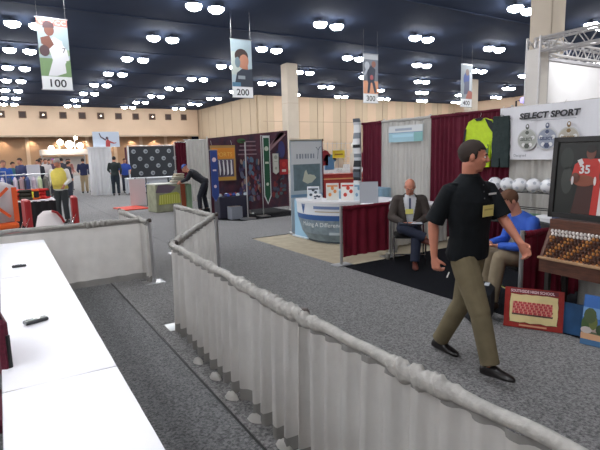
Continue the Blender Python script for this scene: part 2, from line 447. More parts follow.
# ================================================================== FOREGROUND: tables, fences
def ftable(y0, y1, label, seed):
    x0, x1, z = -.085, .392, .75
    t = thing('covered_table', label, 'table', ((x0+x1)/2, (y0+y1)/2, .012), 0, None)
    w, l = (x1-x0)/2, (y1-y0)/2-.003
    b = MB(); rnd = random.Random(seed); nx, ny = 10, 40; vs = []; fs = []
    zz = z-.012
    for j in range(ny+1):
        for i in range(nx+1):
            x = -w+2*w*i/nx; y = -l+2*l*j/ny
            e = .0018*sin(9*x+3.1*y+seed)*sin(2.3*y+seed*2)+.0012*sin(23*y+5*x)
            if i in (0, nx) or j in (0, ny): e -= .006
            vs.append((x, y, zz+e))
    for j in range(ny):
        for i in range(nx):
            a = j*(nx+1)+i; fs.append((a, a+1, a+nx+2, a+nx+1))
    b.add(vs, fs, whiteT)
    # short overhang all round
    rim = [(-w,-l),(w,-l),(w,l),(-w,l)]
    for k in range(4):
        (ax, ay), (bx, by) = rim[k], rim[(k+1)%4]; n = 24; vs = []; fs = []
        nx_, ny_ = (by-ay), -(bx-ax); q = math.hypot(nx_, ny_); nx_, ny_ = nx_/q, ny_/q
        for i in range(n+1):
            u = i/n; x = ax+(bx-ax)*u; y = ay+(by-ay)*u
            for dz, o in ((-.006,0),(-.02,.003),(-.20,.004+.0*sin(u*30))):
                vs.append((x+nx_*(o if k in (1,3) else 0), y+ny_*(0), zz+dz))
        for i in range(n):
            for r in range(2): a = i*3+r; fs.append((a, a+1, a+4, a+3))
        b.add(vs, fs, whiteT)
    b.build('tablecloth', t, True)
    b = MB(); b.box((0,0,zz-.022), (2*w-.02, 2*l-.02, .025), K((150,120,90),.6)); b.build('tabletop', t)
    for sy in (-1, 1):
        b = MB(); y = sy*(l-.22)
        b.tube([(-w+.05,y,zz-.04),(-w+.05,y,.02),(w-.05,y,.02),(w-.05,y,zz-.04)], .013, K((60,60,62),.4), 8); b.build('leg', t)
    return t
ftable(-.1, 2.372, 'nearest white covered table at the bottom left corner', 1)
ftable(2.372, 4.79, 'middle white covered table with the larger phone on it', 2)
ftable(4.79, 6.86, 'farthest white covered table of the row, against the grey drape', 3)

def phone(x, y, rz, L, w, h, label, kind):
    t = thing('mobile_phone', label, 'phone', (x, y, .752), rz)
    b = MB(); b.box((0,0,h/2), (L,w,h), K((46,48,52),.35), ch=.005); b.build('body', t)
    b = MB(); b.box((-.012,0,h+.001), (L*.55,w*.7,.002), K((92,98,104),.15)); b.build('screen', t)
    b = MB()
    for k in range(3):
        for q in range(3): b.box((L*.25+k*.011,-w*.22+q*w*.22,h+.0012), (.007,w*.14,.0025), K((190,192,196),.4), ch=.001)
    b.build('keypad', t)
    if kind: 
        b = MB(); b.tube([(-L/2+.004,-w*.45,h*.5),(-L/2-.006,-w*.45,h*.5)], .004, K((180,182,186),.3), 8); b.build('antenna_stub', t)
    return t
phone(.10, 3.315, .30, .135, .052, .022, 'silver and dark flip phone lying on the middle white table', True)
phone(.07, 5.19, .05, .118, .042, .020, 'small black phone lying alone on the farthest white table', False)

# maroon stacking chair just left of the table
t = thing('stacking_chair', 'maroon padded chair at the left edge behind the white tables', 'chair', (-.30, 2.82, .012), .12)
mrn = mat('maroon_fabric', (98,24,48), .8, var=.15, vscale=60, bump=.2, bscale=200)
b = MB(); b.box((0,0,.45), (.44,.44,.07), mrn, ch=.02); b.build('seat', t)
b = MB(); b.box((.215,.0,.82), (.045,.42,.32), mrn, ch=.02); b.build('backrest', t)
for sx in (-.2,.2):
    for sy_ in (-.2,.2):
        b = MB(); b.tube([(sx,sy_,.42),(sx*1.05,sy_*1.05,0)], .011, blackM, 8)
        if sx > 0: b.tube([(sx+.03,sy_,.42),(sx+.03,sy_,.9)], .011, blackM, 8)
        b.build('leg', t)

A_, B_, C_ = (1.39,4.70), (2.61,6.62), (2.60,8.45)
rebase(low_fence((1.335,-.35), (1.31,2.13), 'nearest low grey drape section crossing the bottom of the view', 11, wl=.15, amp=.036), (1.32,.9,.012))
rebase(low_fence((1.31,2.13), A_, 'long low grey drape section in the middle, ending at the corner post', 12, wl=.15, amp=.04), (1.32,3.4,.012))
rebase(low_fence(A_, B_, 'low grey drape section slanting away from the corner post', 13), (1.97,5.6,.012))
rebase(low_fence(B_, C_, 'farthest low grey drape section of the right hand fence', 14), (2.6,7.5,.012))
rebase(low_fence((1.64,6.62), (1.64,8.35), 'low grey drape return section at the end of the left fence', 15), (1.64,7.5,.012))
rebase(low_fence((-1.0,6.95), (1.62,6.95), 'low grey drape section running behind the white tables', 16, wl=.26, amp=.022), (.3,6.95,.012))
for (x,y,l) in [(1.335,2.135,'slotted aluminium post joining the two nearest drape sections'),(A_[0]+.045,A_[1]+.02,'aluminium corner post of the right hand fence, with floor plate'),(B_[0]+.04,B_[1],'aluminium post at the bend farther along the right fence'),
                (C_[0],C_[1],'aluminium end post at the far end of the right fence'),(1.685,6.66,'aluminium end post of the left fence beside the passage'),(1.64,8.37,'aluminium post at the far end of the left fence'),
                (-1.02,6.95,'aluminium post at the outer end of the drape behind the tables')]:
    upright(x, y, .872, l)

# loose bunched ends of cloth lying at the foot of the fence
b = MB(); rnd = random.Random(5)
for k in range(7):
    y = 3.75-k*.36; x = 1.30+.012*sin(k*2.1)
    t = thing('drape_tail', 'bunched white drape end lying on the floor along the right fence', 'fabric', (x-.03, y, .014), rnd.uniform(-.5,.5), 'bunched drape ends on the floor')
    b = MB(); vs = []; fs = []
    for i in range(13):
        for j in range(9):
            u = i/12; v = j/8
            vs.append(((u-.5)*.075*(.3+.7*sin(pi*v)), (v-.5)*.13, .045*sin(pi*u)**.6*(sin(pi*v)**.6)*(1+.2*sin(v*25+k))+.003))
    for i in range(12):
        for j in range(8): a = i*9+j; fs.append((a, a+9, a+10, a+1))
    b.add(vs, fs, fenceF); b.build('cloth', t, True)

# ================================================================== RIGHT HAND BOOTHS
def tall_drape(y0, y1, m, label, seed, x=7.42, wl=.13, z1=2.44):
    t = thing('tall_drape', label, 'drape', (x, (y0+y1)/2, .014), 0, 'tall back drapes of the booths')
    bd, _ = curtain((x,y0), (x,y1), .04, z1-.04, .012, .045, wl, m, seed, 0, None, 10)
    o = bd.build('curtain', t, True); 
    p = pocket((x,y0), (x,y1), z1-.04, .026, m, seed, .5).build('rod_pocket', t, True)
    rebase(t, (x, (y0+y1)/2, .014)); return t
tall_drape(1.6, 5.12, greyD, 'pale grey tall drape behind the soccer balls', 21)
tall_drape(5.12, 6.9, maroon, 'maroon tall drape behind the hanging green jersey', 22)
tall_drape(6.9, 8.36, greyD, 'pale grey tall drape with the small blue sign', 23)
tall_drape(8.36, 9.06, maroon, 'maroon tall drape left of the grey one, by the striped column', 24)
tall_drape(10.72, 10.98, maroon, 'narrow maroon drape strip behind the counter banner', 25, z1=2.12)
t = thing('curtain_stand', 'aluminium uprights and top rail carrying the tall drapes', 'pipe frame', (7.46,5.4,.014))
b = MB(); b.tube([(7.46,1.55,2.40),(7.46,9.22,2.40)], .017, alu, 8); b.build('top_rail', t)
for y in (2.85,5.16,6.98,8.36,9.21):
    b = MB(); b.tube([(7.485,y,.014),(7.485,y,2.46)], .022, alu, 10); b.box((7.5,y,.02), (.35,.35,.01), alu); b.build('upright', t)
rebase(t, (7.46,5.4,.014))
def half_drape(y, x0, x1, label, seed):
    t = thing('divider_drape', label, 'divider', (0,0,0), 0, 'maroon booth dividers')
    bd, _ = curtain((x0,y), (x1,y), .13, .90, .008, .022, .16, maroonS, seed, 0, None, 8)
    bd.build('curtain', t, True)
    pocket((x0,y), (x1,y), .905, .024, maroonS, seed, .4).build('rod_pocket', t, True)
    b = MB(); b.tube([(x0,y,.905),(x1,y,.905)], .016, alu, 8); b.build('rail', t)
    for x in (x0-.025, x1+.025):
        b = MB(); b.tube([(x,y,.012),(x,y,.94)], .022, alu, 10); b.box((x,y,.018), (.3,.2,.01), alu); b.build('upright', t)
    return rebase(t, ((x0+x1)/2, y, .014))
half_drape(5.87, 4.40, 5.36, 'maroon half height divider drape beside the seated bald man', 31)
half_drape(2.80, 4.33, 6.4, 'maroon half height divider drape beside the man in blue', 32)
t = thing('folded_drape', 'narrow grey drape hanging at the inner end of the maroon divider', 'drape', (5.45,5.9,.014))
bd, _ = curtain((5.41,5.92), (5.62,5.92), .05, .90, .01, .03, .07, greyD, 5, 0, None, 6)
bd.build('curtain', t, True); b = MB(); b.tube([(5.40,5.92,.9),(5.63,5.92,.9)], .015, alu, 8); b.build('rail', t); rebase(t, (5.5,5.92,.014))

t = thing('paper_cup', 'small white cup on the black carpet below the maroon divider', 'cup', (5.2,5.72,.014))
b = MB(); b.lathe([(.028,0),(.038,.10),(.040,.102),(.036,.1),(.026,.006)], K((226,222,214),.5)); b.build('cup_wall', t, True)

# covered table behind the divider
def skirt_table(cx, cy_, w, d, z, label, top, skirt, rz=0, seed=1, name='draped_table', cat='table'):
    t = thing(name, label, cat, (cx,cy_,.013), rz)
    b = MB(); b.box((0,0,z-.02), (w,d,.03), top, ch=.008); b.build('tabletop', t)
    S_ = [((-w/2,-d/2),(w/2,-d/2)),((w/2,-d/2),(w/2,d/2)),((w/2,d/2),(-w/2,d/2)),((-w/2,d/2),(-w/2,-d/2))]
    b = MB()
    for k, (p, q) in enumerate(S_):
        bd, _ = curtain(p, q, .02, z-.02, .004, .02, .14, skirt, seed+k, 0, None, 5)
        b.add(bd.v, bd.f, skirt)
    b.build('table_skirt', t, True)
    return t
skirt_table(6.75, 7.15, .76, 1.9, .745, 'white covered table in front of the grey drape behind the seated bald man', whiteT, greyD, 0, 41)

# sign on the grey drape
t = thing('booth_sign', 'small light blue booth sign hung high on the grey drape', 'sign', (7.34,7.55,1.93))
M = frame((0,.5,0), (0,-1,0))
b = MB(); b.box((.012,0,.17), (.012,1.0,.34), K((190,204,212),.5)); b.rect(M, 0, .2, 1.0, .14, K((206,210,212),.5), .002); b.rect(M, 0,.0,1.0,.20, K((150,188,202),.5), .002)
b.rect(M, 0,.19,1.0,.012, K((96,128,168),.5), .003); b.rect(M,.12,.10,.62,.06,K((166,206,222),.5),.003); b.rect(M,.76,0,.24,.19,K((124,172,172),.5),.0025)
b.rect(M,.2,.235,.5,.05,K((150,160,176),.5),.004)
b.build('sign_face', t)

# SELECT SPORT banner
t = thing('sports_banner', 'white SELECT SPORT banner with soccer balls hung on the drape', 'banner', (7.33, 4.3, 1.55))
YL, YR = 5.27, 3.0
M = frame((0, YL-4.3, 0), (0,-1,0)); Wb = YL-YR; Hb = .86
b = MB(); wh = K((222,222,228),.5)
n = 40; vs = []
for i in range(n+1):
    for z in (0, Hb): vs.append((Wb*i/n, z, .006*sin(i*.9)+(.01 if z == 0 else 0)*sin(i*.5)))
b.add(vs, [(2*i, 2*i+2, 2*i+3, 2*i+1) for i in range(n)], wh, M)
b.build('vinyl_sheet', t)
b = MB(); ink = K((36,36,44),.5)
b.text(M, 'SELECT SPORT', .38, .655, .125, ink, .03, sx=1.18, off=.006, shear=.12)
b.rect(M, .58, .61, .72, .01, K((170,172,180),.5), .03); b.build('lettering', t)
gb = [K((168,170,164),.5), K((150,156,172),.5), K((176,170,158),.5)]
for k in range(3):
    b = MB(); cx = .53+k*.335; cy_ = .32
    b.ell(M, cx, cy_, .172, .172, K((196,196,196),.5), .03, 28); b.ell(M, cx, cy_, .155, .155, gb[k], .031, 28)
    pk = [K((86,90,84),.5), K((70,80,110),.5), K((130,104,66),.5)][k]
    for a in range(5):
        th = pi/2+2*pi*a/5; b.ell(M, cx+.105*cos(th), cy_+.10*sin(th), .035, .032, K((222,222,222),.5), .032, 6, th)
    b.ell(M, cx, cy_-.10, .05, .045, pk, .033, 6); b.ell(M, cx, cy_+.11, .035, .035, pk, .033, 6)
    b.text(M, 'SELECT', cx-.115, cy_-.015, .065, pk, .034, off=.003)
    b.ell(M, cx, cy_+.205, .032, .045, pk, .033, 12); b.ell(M, cx, cy_+.215, .016, .02, wh, .035, 10); b.build('printed_ball', t)
b = MB(); b.text(M, 'Designed', .30, .05, .06, K((120,122,130),.5), .03); b.build('small_lettering', t)
for x in (.04, 1.1, 2.2):
    b = MB(); b.tube([M @ V((x, Hb-.02, .005)), M @ V((x, Hb+.035, -.04))], .004, alu, 6); b.build('hook', t)

# jersey and shorts on hangers
def garment(name, label, cat, x, y, z, sil, main, extra=None, hang=.15, th=.05, rz=0):
    t = thing(name, label, cat, (x, y, z), rz)
    M = frame((0,0,0), (0,-1,0))
    n = len(sil); vs = [M @ V((p[0],p[1],th/2)) for p in sil]+[M @ V((p[0],p[1],-th/2)) for p in sil]
    cx = sum(p[0] for p in sil)/n; cz = sum(p[1] for p in sil)/n
    me = bmesh.new()
    bv = [me.verts.new(v) for v in vs]
    me.faces.new(bv[:n]); me.faces.new(list(reversed(bv[n:])))
    for i in range(n): me.faces.new((bv[i], bv[n+i], bv[n+(i+1)%n], bv[(i+1)%n]))
    bmesh.ops.triangulate(me, faces=[f for f in me.faces if len(f.verts) > 4])
    bmesh.ops.recalc_face_normals(me, faces=me.faces)
    md = bpy.data.meshes.new('cloth'); me.to_mesh(md); me.free(); md.materials.append(main)
    o = bpy.data.objects.new('cloth', md); COL.objects.link(o); o.parent = t
    r = o.modifiers.new('r', 'REMESH'); r.mode = 'VOXEL'; r.voxel_size = .011
    s = o.modifiers.new('s', 'SMOOTH'); s.iterations = 3; s.factor = .6
    tx = bpy.data.textures.get('cloud') or bpy.data.textures.new('cloud', 'CLOUDS'); tx.noise_scale = .12
    dm = o.modifiers.new('d', 'DISPLACE'); dm.texture = tx; dm.strength = .02; dm.mid_level = .5
    if extra: extra(t, M)
    if hang:
        b = MB(); top = max(p[1] for p in sil)
        b.tube([M @ V(p) for p in ((-.17,top-.05,0),(0,top+.02,0),(.17,top-.05,0))], .006, blackM, 6)
        b.tube([M @ V((0,top+.02,0))]+[M @ V((.02*sin(a*.8), top+.05+.02-.02*cos(a*.8), -.0)) for a in range(5)], .003, alu, 6); b.build('hanger', t)
    return t
lime = mat('lime_cloth', (186,214,36), .7, var=.06, vscale=20); black_c = mat('dark_cloth', (30,36,42), .8, var=.1, vscale=20)
J = [(-.10,.88),(-.24,.83),(-.30,.70),(-.34,.42),(-.335,.25),(-.25,.25),(-.235,.45),(-.22,.6),(-.22,.02),(.22,.02),(.22,.6),(.25,.42),(.27,.05),(.36,.05),(.365,.42),(.33,.70),(.26,.83),(.10,.88),(.05,.85),(-.05,.85)]
def jx(t, M):
    b = MB(); b.pg(M, [(.12,.87),(.27,.81),(.34,.68),(.30,.60),(.20,.72)], black_c, .042)
    b.pg(M, [(-.30,.70),(-.34,.45),(-.30,.45),(-.26,.7)], black_c, .042)
    b.pg(M, [(-.21,.30),(.21,.42),(.21,.10),(-.21,.06)], mat('jersey_muted_green', (70,96,66), .7, var=.2, vscale=12), .042)  # muted green band across the lower front
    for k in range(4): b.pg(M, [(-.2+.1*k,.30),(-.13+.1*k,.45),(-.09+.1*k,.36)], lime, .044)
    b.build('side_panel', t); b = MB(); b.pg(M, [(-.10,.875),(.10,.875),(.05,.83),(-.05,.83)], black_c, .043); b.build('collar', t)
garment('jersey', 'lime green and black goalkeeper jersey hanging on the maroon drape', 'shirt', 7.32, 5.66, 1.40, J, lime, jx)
Tr = [(-.15,.86),(.15,.86),(.17,.4),(.17,.0),(.02,.0),(.0,.3),(-.02,.0),(-.16,.0),(-.17,.4)]
garment('trousers', 'dark green trousers hanging beside the lime jersey', 'trousers', 7.30, 5.22, 1.42, Tr, mat('dark_green_cloth', (28,44,44), .8, var=.1, vscale=20), None)

# rack of white soccer balls
t = thing('ball_rack', 'dark wire rack carrying the row of white soccer balls', 'rack', (6.9, 4.45, .014))
b = MB()
for z in (.55, .80, 1.05):
    b.tube([(-.10,-.95,z),(-.10,.75,z)], .008, blackM, 6); b.tube([(.10,-.95,z),(.10,.75,z)], .008, blackM, 6)
b.build('shelf', t)
for x in (-.12,.12):
    for y in (-.95,.75):
        b = MB(); b.tube([(x,y,0),(x,y,1.12)], .012, blackM, 8); b.build('leg', t)
ball0 = None; bw = K((236,236,240),.35); bd_ = K((186,190,200),.4)
def soccer(x, y, z, k, label, grp):
    global ball0
    if ball0 is None:
        ball0 = thing('soccer_ball', label, 'ball', (x,y,z), 0, grp)
        b = MB(); b.ball((0,0,0), .11, bw, n=20, k=12); ph = (1+5**.5)/2
        for v in [(0,1,ph),(0,-1,ph),(0,1,-ph),(0,-1,-ph),(1,ph,0),(-1,ph,0),(1,-ph,0),(-1,-ph,0),(ph,0,1),(-ph,0,1),(ph,0,-1),(-ph,0,-1)]:
            d = V(v).normalized(); u = d.orthogonal().normalized(); w = d.cross(u)
            b.poly([d*.1115+u*.028*cos(a*2*pi/5)+w*.028*sin(a*2*pi/5) for a in range(5)], bd_)
        b.build('shell', ball0, True); r = ball0
    else: r = dup(ball0, (x,y,z), None, label, grp)
    r.rotation_euler = (k*.7, k*1.3, k*.4)
for k, y in enumerate([5.02,4.79,4.57,4.34,4.11,3.88,3.65]):
    soccer(6.9, y, 1.168, k, 'white soccer ball in the top row of the rack under the banner', 'soccer balls on the top row')
cols = [(60,66,60),(196,170,60),(70,110,80),(210,210,214),(50,60,90),(150,120,60),(190,70,60)]
for k, y in enumerate([4.87]):
    soccer(6.9, y, .918, k+3, 'single soccer ball on the lower shelf of the rack', None)
for k, (y, c) in enumerate(zip((4.95,4.66,4.38,4.1,3.85), cols)):
    nm = ('dark grey','mustard yellow','green','white','navy blue')[k]
    t = thing('sports_box', nm+' box under the soccer balls on the rack', 'box', (6.9, y, .56))
    b = MB(); b.box((0,0,.075), (.18,.24,.13), K(c,.6), ch=.004); b.build('box_base', t); b = MB(); b.box((0,0,.15), (.19,.25,.035), K(tuple(min(255,q+25) for q in c),.6), ch=.004); b.build('box_lid', t)

# ---- trophy style display, painting and posters at the right edge
t = thing('display_case', 'wooden display case with rows of small golden brown figures', 'display case', (4.30, 2.0, .0), radians(-3))
P = lambda x, y, z: V((x, y, z))
Ln = .62
b = MB()
b.box((.0,0,.635), (.04,2*Ln,.13), wood, ch=.005)                        # front rail
b.box((.13,0,1.01), (.04,2*Ln,.11), wood, ch=.005); b.box((.22,0,1.045), (.20,2*Ln,.03), wood, ch=.005)                       # back rail
for s in (-1, 1):
    b.add([(-.02,s*Ln,.57),(.15,s*Ln,.57),(.15,s*Ln,1.055),(-.02,s*Ln,.70),(-.02,s*(Ln-.03),.57),(.15,s*(Ln-.03),.57),(.15,s*(Ln-.03),1.055),(-.02,s*(Ln-.03),.70)],
          [(0,1,2,3),(7,6,5,4),(0,3,7,4),(2,6,7,3),(1,5,6,2),(0,4,5,1)], wood)
b.box((.12,0,.58), (.28,2*Ln,.02), wood)
b.build('wooden_frame', t)
b = MB(); b.box((-.012,0,.708), (.075,2*Ln+.01,.022), K((176,140,106),.4), ch=.004); b.build('lip', t)
M = frame((.0,Ln-.03,.70), (0,-1,0), V((.115,0,.30)))
b = MB()
b.rect(M, 0, 0, 2*Ln-.06, .295, mat('case_backing', (72,42,28), .6, var=.2, vscale=30), 0); b.build('sloping_board', t)
fig = MB(); rnd = random.Random(3); gold = [K((176,112,54),.35), K((120,70,40),.4), K((82,46,32),.4), K((196,136,72),.35), K((70,42,32),.5)]; whf = K((222,214,210),.5)
rows, colsN = 9, 34
for r in range(rows):
    for c in range(colsN):
        u = .02+c*(2*Ln-.1)/(colsN-1)+(.013 if r%2 else 0); v = .015+r*.032
        top = r >= rows-1 or (r == rows-2 and c < 11)
        mm = whf if top else gold[(c*2+r*3) % 5]
        g = 1.25 if top else 1.1; q = M @ Matrix.Translation(V((u, v, .0)))
        fig.rings([((0,0,.0),(.009*g,0,0),(0,.011*g,0)),((0,.001,.018),(.010*g,0,0),(0,.014*g,0)),((0,.004,.026),(.005,0,0),(0,.007,0))], mm, 6, q)
o = fig.build('small_figures', t); o['kind'] = 'stuff'
for sx, sy_ in ((0.02,-.55),(.02,.55),(.3,-.55),(.3,.55)):
    b = MB(); b.box((sx, sy_, .29), (.04,.04,.56), K((40,34,32),.5)); b.build('leg', t)

t = thing('framed_picture', 'black framed picture of a football player in a red jersey', 'picture', (4.47, 2.14, 1.075), radians(-4))
Wp, Hp = 1.06, .76
M = frame((0, Wp/2, 0), (0,-1,0), V((.06,0,1)))
b = MB(); fr = K((18,18,20),.4)
for (x,y,w,h) in ((0,0,Wp,.05),(0,Hp-.05,Wp,.05),(0,0,.05,Hp),(Wp-.05,0,.05,Hp)):
    b.box((x+w/2,y+h/2,.0), (w,h,.03), fr, M, ch=.004)
b.build('frame', t)
b = MB(); b.box((Wp/2,Hp/2,-.006), (Wp-.02,Hp-.02,.008), K((26,34,30),.4), M)
k1 = K((40,46,44),.4); k2 = K((28,44,36),.4); rd = K((178,44,36),.45); br = K((104,62,50),.5); w8 = K((206,200,200),.5); bl = K((60,30,26),.5)
b.rect(M,.05,.05,Wp-.1,Hp-.1,K((22,28,28),.35),.001); b.rect(M,.50,.45,.5,.26,k2,.0015)
M0 = M; M = M0 @ Matrix.Translation(V((-.13,.12,0))) @ Matrix.Diagonal((.8,.8,1,1))
b.ell(M,.34,.55,.08,.13,k1,.002); b.ell(M,.36,.30,.07,.16,K((52,56,54),.4),.002)
b.pg(M,[(.40,.30),(.44,.48),(.52,.55),(.72,.55),(.84,.5),(.86,.3),(.74,.26),(.5,.26)], rd,.003); b.pg(M,[(.44,-.08),(.50,.28),(.76,.28),(.80,-.08)], bl,.003)
b.pg(M,[(.66,-.08),(.68,.3),(.74,.3),(.78,-.08)], rd,.004); b.pg(M,[(.74,-.08),(.76,.42),(.80,.40),(.84,-.08)], w8,.005)
b.ell(M,.62,.615,.055,.075,br,.004); b.ell(M,.62,.66,.056,.045,K((24,22,22),.4),.005)
b.ell(M,.46,.33,.055,.06,br,.006); b.ell(M,.56,.30,.13,.065,K((124,64,44),.45),.006); b.ell(M,.43,.30,.015,.05,w8,.007); b.ell(M,.69,.30,.015,.05,w8,.007)
b.ell(M,.78,.36,.05,.08,br,.006); b.text(M,'35',.50,.385,.13,w8,.008,off=.004); b.pg(M,[(.47,.53),(.52,.55),(.55,.50),(.51,.46)],w8,.007); b.pg(M,[(.70,.54),(.74,.55),(.80,.46),(.76,.45)],w8,.007)
b.pg(M,[(.86,.56),(.9,.62),(.95,.60),(.98,.5),(.93,.5),(.92,.42),(.88,.45)],w8,.004)
M = M0; b.rect(M,.74,.06,.26,.62,K((34,50,42),.4),.0018); b.pg(M,[(.78,.06),(.80,.5),(.9,.56),(.98,.5),(.98,.06)],K((120,38,34),.45),.003)
b.build('printed_picture', t)

t = thing('team_poster', 'red bordered SOUTHSIDE HIGH SCHOOL team poster leaning at the booth corner', 'poster', (4.07, 2.81, .018))
rv = V((.235,-.43,0)).normalized(); Wq, Hq = .515, .385
back = V((rv.y,-rv.x,0))*-1
M = frame((0,0,0), rv, Z3+back*.20)
b = MB(); b.box((Wq/2,Hq/2,-.008), (Wq,Hq,.014), K((70,52,40),.6), M); b.build('board', t)
b = MB(); red = mat('poster_red', (150,36,30), .4, var=.1, vscale=25); cream = mat('poster_cream', (226,206,150), .45, var=.05, vscale=12)
b.rect(M,0,0,Wq,Hq,red,.001)
b.rect(M,.045,.335,.42,.04,K((104,32,46),.45),.002)
edge = []; rr = random.Random(9)
for k in range(10): edge.append((.05+.42*k/9, .05+rr.uniform(-.006,.006)))
for k in range(7): edge.append((.47+rr.uniform(-.006,.006), .06+.26*k/6))
for k in range(10): edge.append((.47-.42*k/9, .327+rr.uniform(-.006,.006)))
for k in range(7): edge.append((.05+rr.uniform(-.006,.006), .32-.26*k/6))
b.pg(M, [(x,y) for x,y in edge], K((66,34,28),.5), .002); b.pg(M, [(.26+(x-.26)*.985,.188+(y-.188)*.97) for x,y in edge], cream, .003)
b.rect(M,.075,.135,.345,.115,K((206,120,112),.5),.004); b.rect(M,.072,.122,.355,.018,K((84,58,50),.5),.004)
for r in range(5):
    for c in range(26): b.ell(M,.082+c*.0133+(.006 if r%2 else 0),.148+r*.024,.006,.011,[K((196,44,58),.5),K((222,150,130),.5),K((170,40,50),.5)][(r+c)%3],.005,8)
b.text(M,'SOUTHSIDE HIGH SCHOOL',.052,.342,.036,K((226,190,196),.5),.004,sx=.86,off=.0012)
b.rect(M,.14,.018,.24,.016,K((214,150,120),.5),.004)
b.build('printed_face', t)

t = thing('landscape_poster', 'poster of trees under a blue sky leaning at the far right', 'poster', (4.22, 2.15, .018))
rv = V((.10,-.5,0)).normalized(); back = V((rv.y,-rv.x,0))*-1; M = frame((0,0,0), rv, Z3+back*.16); Wq, Hq = .62, .44
b = MB(); b.box((Wq/2,Hq/2,-.008), (Wq,Hq,.014), K((60,60,70),.6), M); b.build('board', t)
b = MB(); b.rect(M,0,.18,Wq,.26,K((58,104,172),.4),.001); b.rect(M,0,.24,Wq,.09,K((110,150,196),.4),.0015); b.rect(M,0,0,Wq,.18,K((86,96,70),.5),.001)
b.rect(M,0,.0,Wq,.06,K((70,110,150),.4),.002); b.pg(M,[(0,.05),(Wq,.05),(Wq,.09),(0,.105)],K((206,160,122),.5),.003); b.rect(M,0,.12,Wq,.05,K((170,150,140),.5),.002)
for k in range(11):
    b.ell(M,.03+k*.058,.18+.03*sin(k*2.3),.035,.055+.02*cos(k),[K((60,84,40),.6),K((96,104,52),.6),K((46,66,38),.6)][k%3],.003+.0002*k,9)
b.ell(M,.06,.26,.05,.07,K((70,84,50),.6),.006,10); b.ell(M,.04,.13,.045,.03,K((190,180,176),.6),.006,10); b.build('printed_face', t)
t = thing('blue_board', 'plain blue board lying between the two leaning posters', 'board', (4.42, 2.36, .018))
rv = V((.12,-.5,0)).normalized(); back = V((rv.y,-rv.x,0))*-1; M = frame((-.1,.1,0), rv, Z3+back*.15)
b = MB(); b.box((.21,.145,-.008), (.42,.29,.014), mat('blue_board', (36,82,128), .45, var=.2, vscale=5), M); b.build('panel', t)

# white draped plinth beyond the case and dark bags by the man in blue
skirt_table(5.35, 2.15, 1.3, .6, .55, 'low table under a pale drape behind the leaning posters', whiteT, greyD, 0, 61)
t = thing('duffel_bag', 'black bag on the carpet below the man in blue', 'bag', (4.02, 3.05, .014), .5)
b = MB(); b.box((0,0,.19), (.40,.24,.36), mat('bag_cloth', (18,24,30), .7, var=.2, vscale=20), ch=.05); o = b.build('bag_body', t); smoothmod(o)
b = MB(); b.tube([(-.1,0,.36),(-.08,0,.42),(.08,0,.42),(.1,0,.36)], .012, blackM, 8); b.build('handle', t)
b = MB(); b.box((.02,-.06,.378), (.10,.05,.012), K((190,196,204),.4), ch=.004); b.build('pale_tag', t)
# ================================================================== COUNTER BOOTH (Y 5.9-8.9)
t = thing('popup_counter', 'white curved pop up counter printed Making A Difference', 'counter', (5.75, 7.75, .013))
cR, cx, cy_ = .98, 5.95-5.75, 7.85-7.75
a0, a1 = radians(150), radians(262)
def arc(B, r0, z0, r1, z1, m, n=36, x0=a0, x1=a1):
    vs = []
    for i in range(n+1):
        a = x0+(x1-x0)*i/n; vs += [(cx+r0*cos(a), cy_+r0*sin(a), z0), (cx+r1*cos(a), cy_+r1*sin(a), z1)]
    B.add(vs, [(2*i, 2*i+2, 2*i+3, 2*i+1) for i in range(n)], m)
pale = K((222,226,232),.5); navy = K((52,92,152),.5); gb_ = mat('counter_graphic', (128,146,158), .5, var=.22, vscale=7)
b = MB()
arc(b, .78, .03, .88, .18, gb_); arc(b, .88, .18, .96, .46, gb_); arc(b, .96, .46, .975, .56, navy); arc(b, .975, .56, .985, .79, pale)
b.build('curved_graphic', t, True)
# top slab (ring sector)
b = MB(); n = 36; vs = []
for i in range(n+1):
    a = a0+(a1-a0)*i/n
    for r in (1.0, .45):
        for z in (.79, .83): vs.append((cx+r*cos(a), cy_+r*sin(a), z))
fs = []
for i in range(n):
    k = 4*i; fs += [(k,k+4,k+5,k+1), (k+1,k+5,k+7,k+3), (k+2,k+3,k+7,k+6), (k,k+2,k+6,k+4)]
fs += [(0,1,3,2), (4*n,4*n+2,4*n+3,4*n+1)]
b.add(vs, fs, K((236,236,240),.4)); b.build('counter_top', t)
b = MB(); b.box((-.50,.62,.40),(.10,.5,.78),K((150,190,216),.5),ch=.02); b.box((-.50,.62,.015),(.16,.6,.03),K((206,214,222),.5)); b.build('blue_side_panel', t)
b = MB(); arc(b, .78, .0, .78, .03, K((70,80,90),.5)); b.build('base_rim', t)
# lettering bent round the counter
def bent(B, txt, ang, z, size, m, r, sx=1.0):
    tmp = MB(); tmp.text(Matrix.Identity(4), txt, 0, 0, size, m, 0, 'LEFT', sx)
    vs = []
    for v in tmp.v:
        a = ang+v.x/r; vs.append((cx+r*cos(a), cy_+r*sin(a), z+v.y))
    B.add(vs, tmp.f, m)
lt = K((222,228,230),.5)
b = MB(); bent(b, 'Making A Difference', radians(176), .34, .115, lt, .972); b.build('lettering', t)
b = MB(); arc(b,.99,.68,.99,.735,K((110,130,170),.5),20,radians(196),radians(250)); arc(b,.988,.62,.988,.64,K((180,170,150),.5),20,radians(198),radians(248)); arc(b,.965,.19,.968,.24,K((176,190,196),.5),12,radians(215),radians(240)); b.build('small_print_bands', t)
b = MB()
for k in range(5):
    aa = radians(178)+(k-2)*.03
    b.tube([(cx+.985*cos(radians(178)),cy_+.985*sin(radians(178)),.58),(cx+.985*cos(aa),cy_+.985*sin(aa),.76)], .006, K((84,110,160),.5), 5)
b.build('tree_emblem', t)
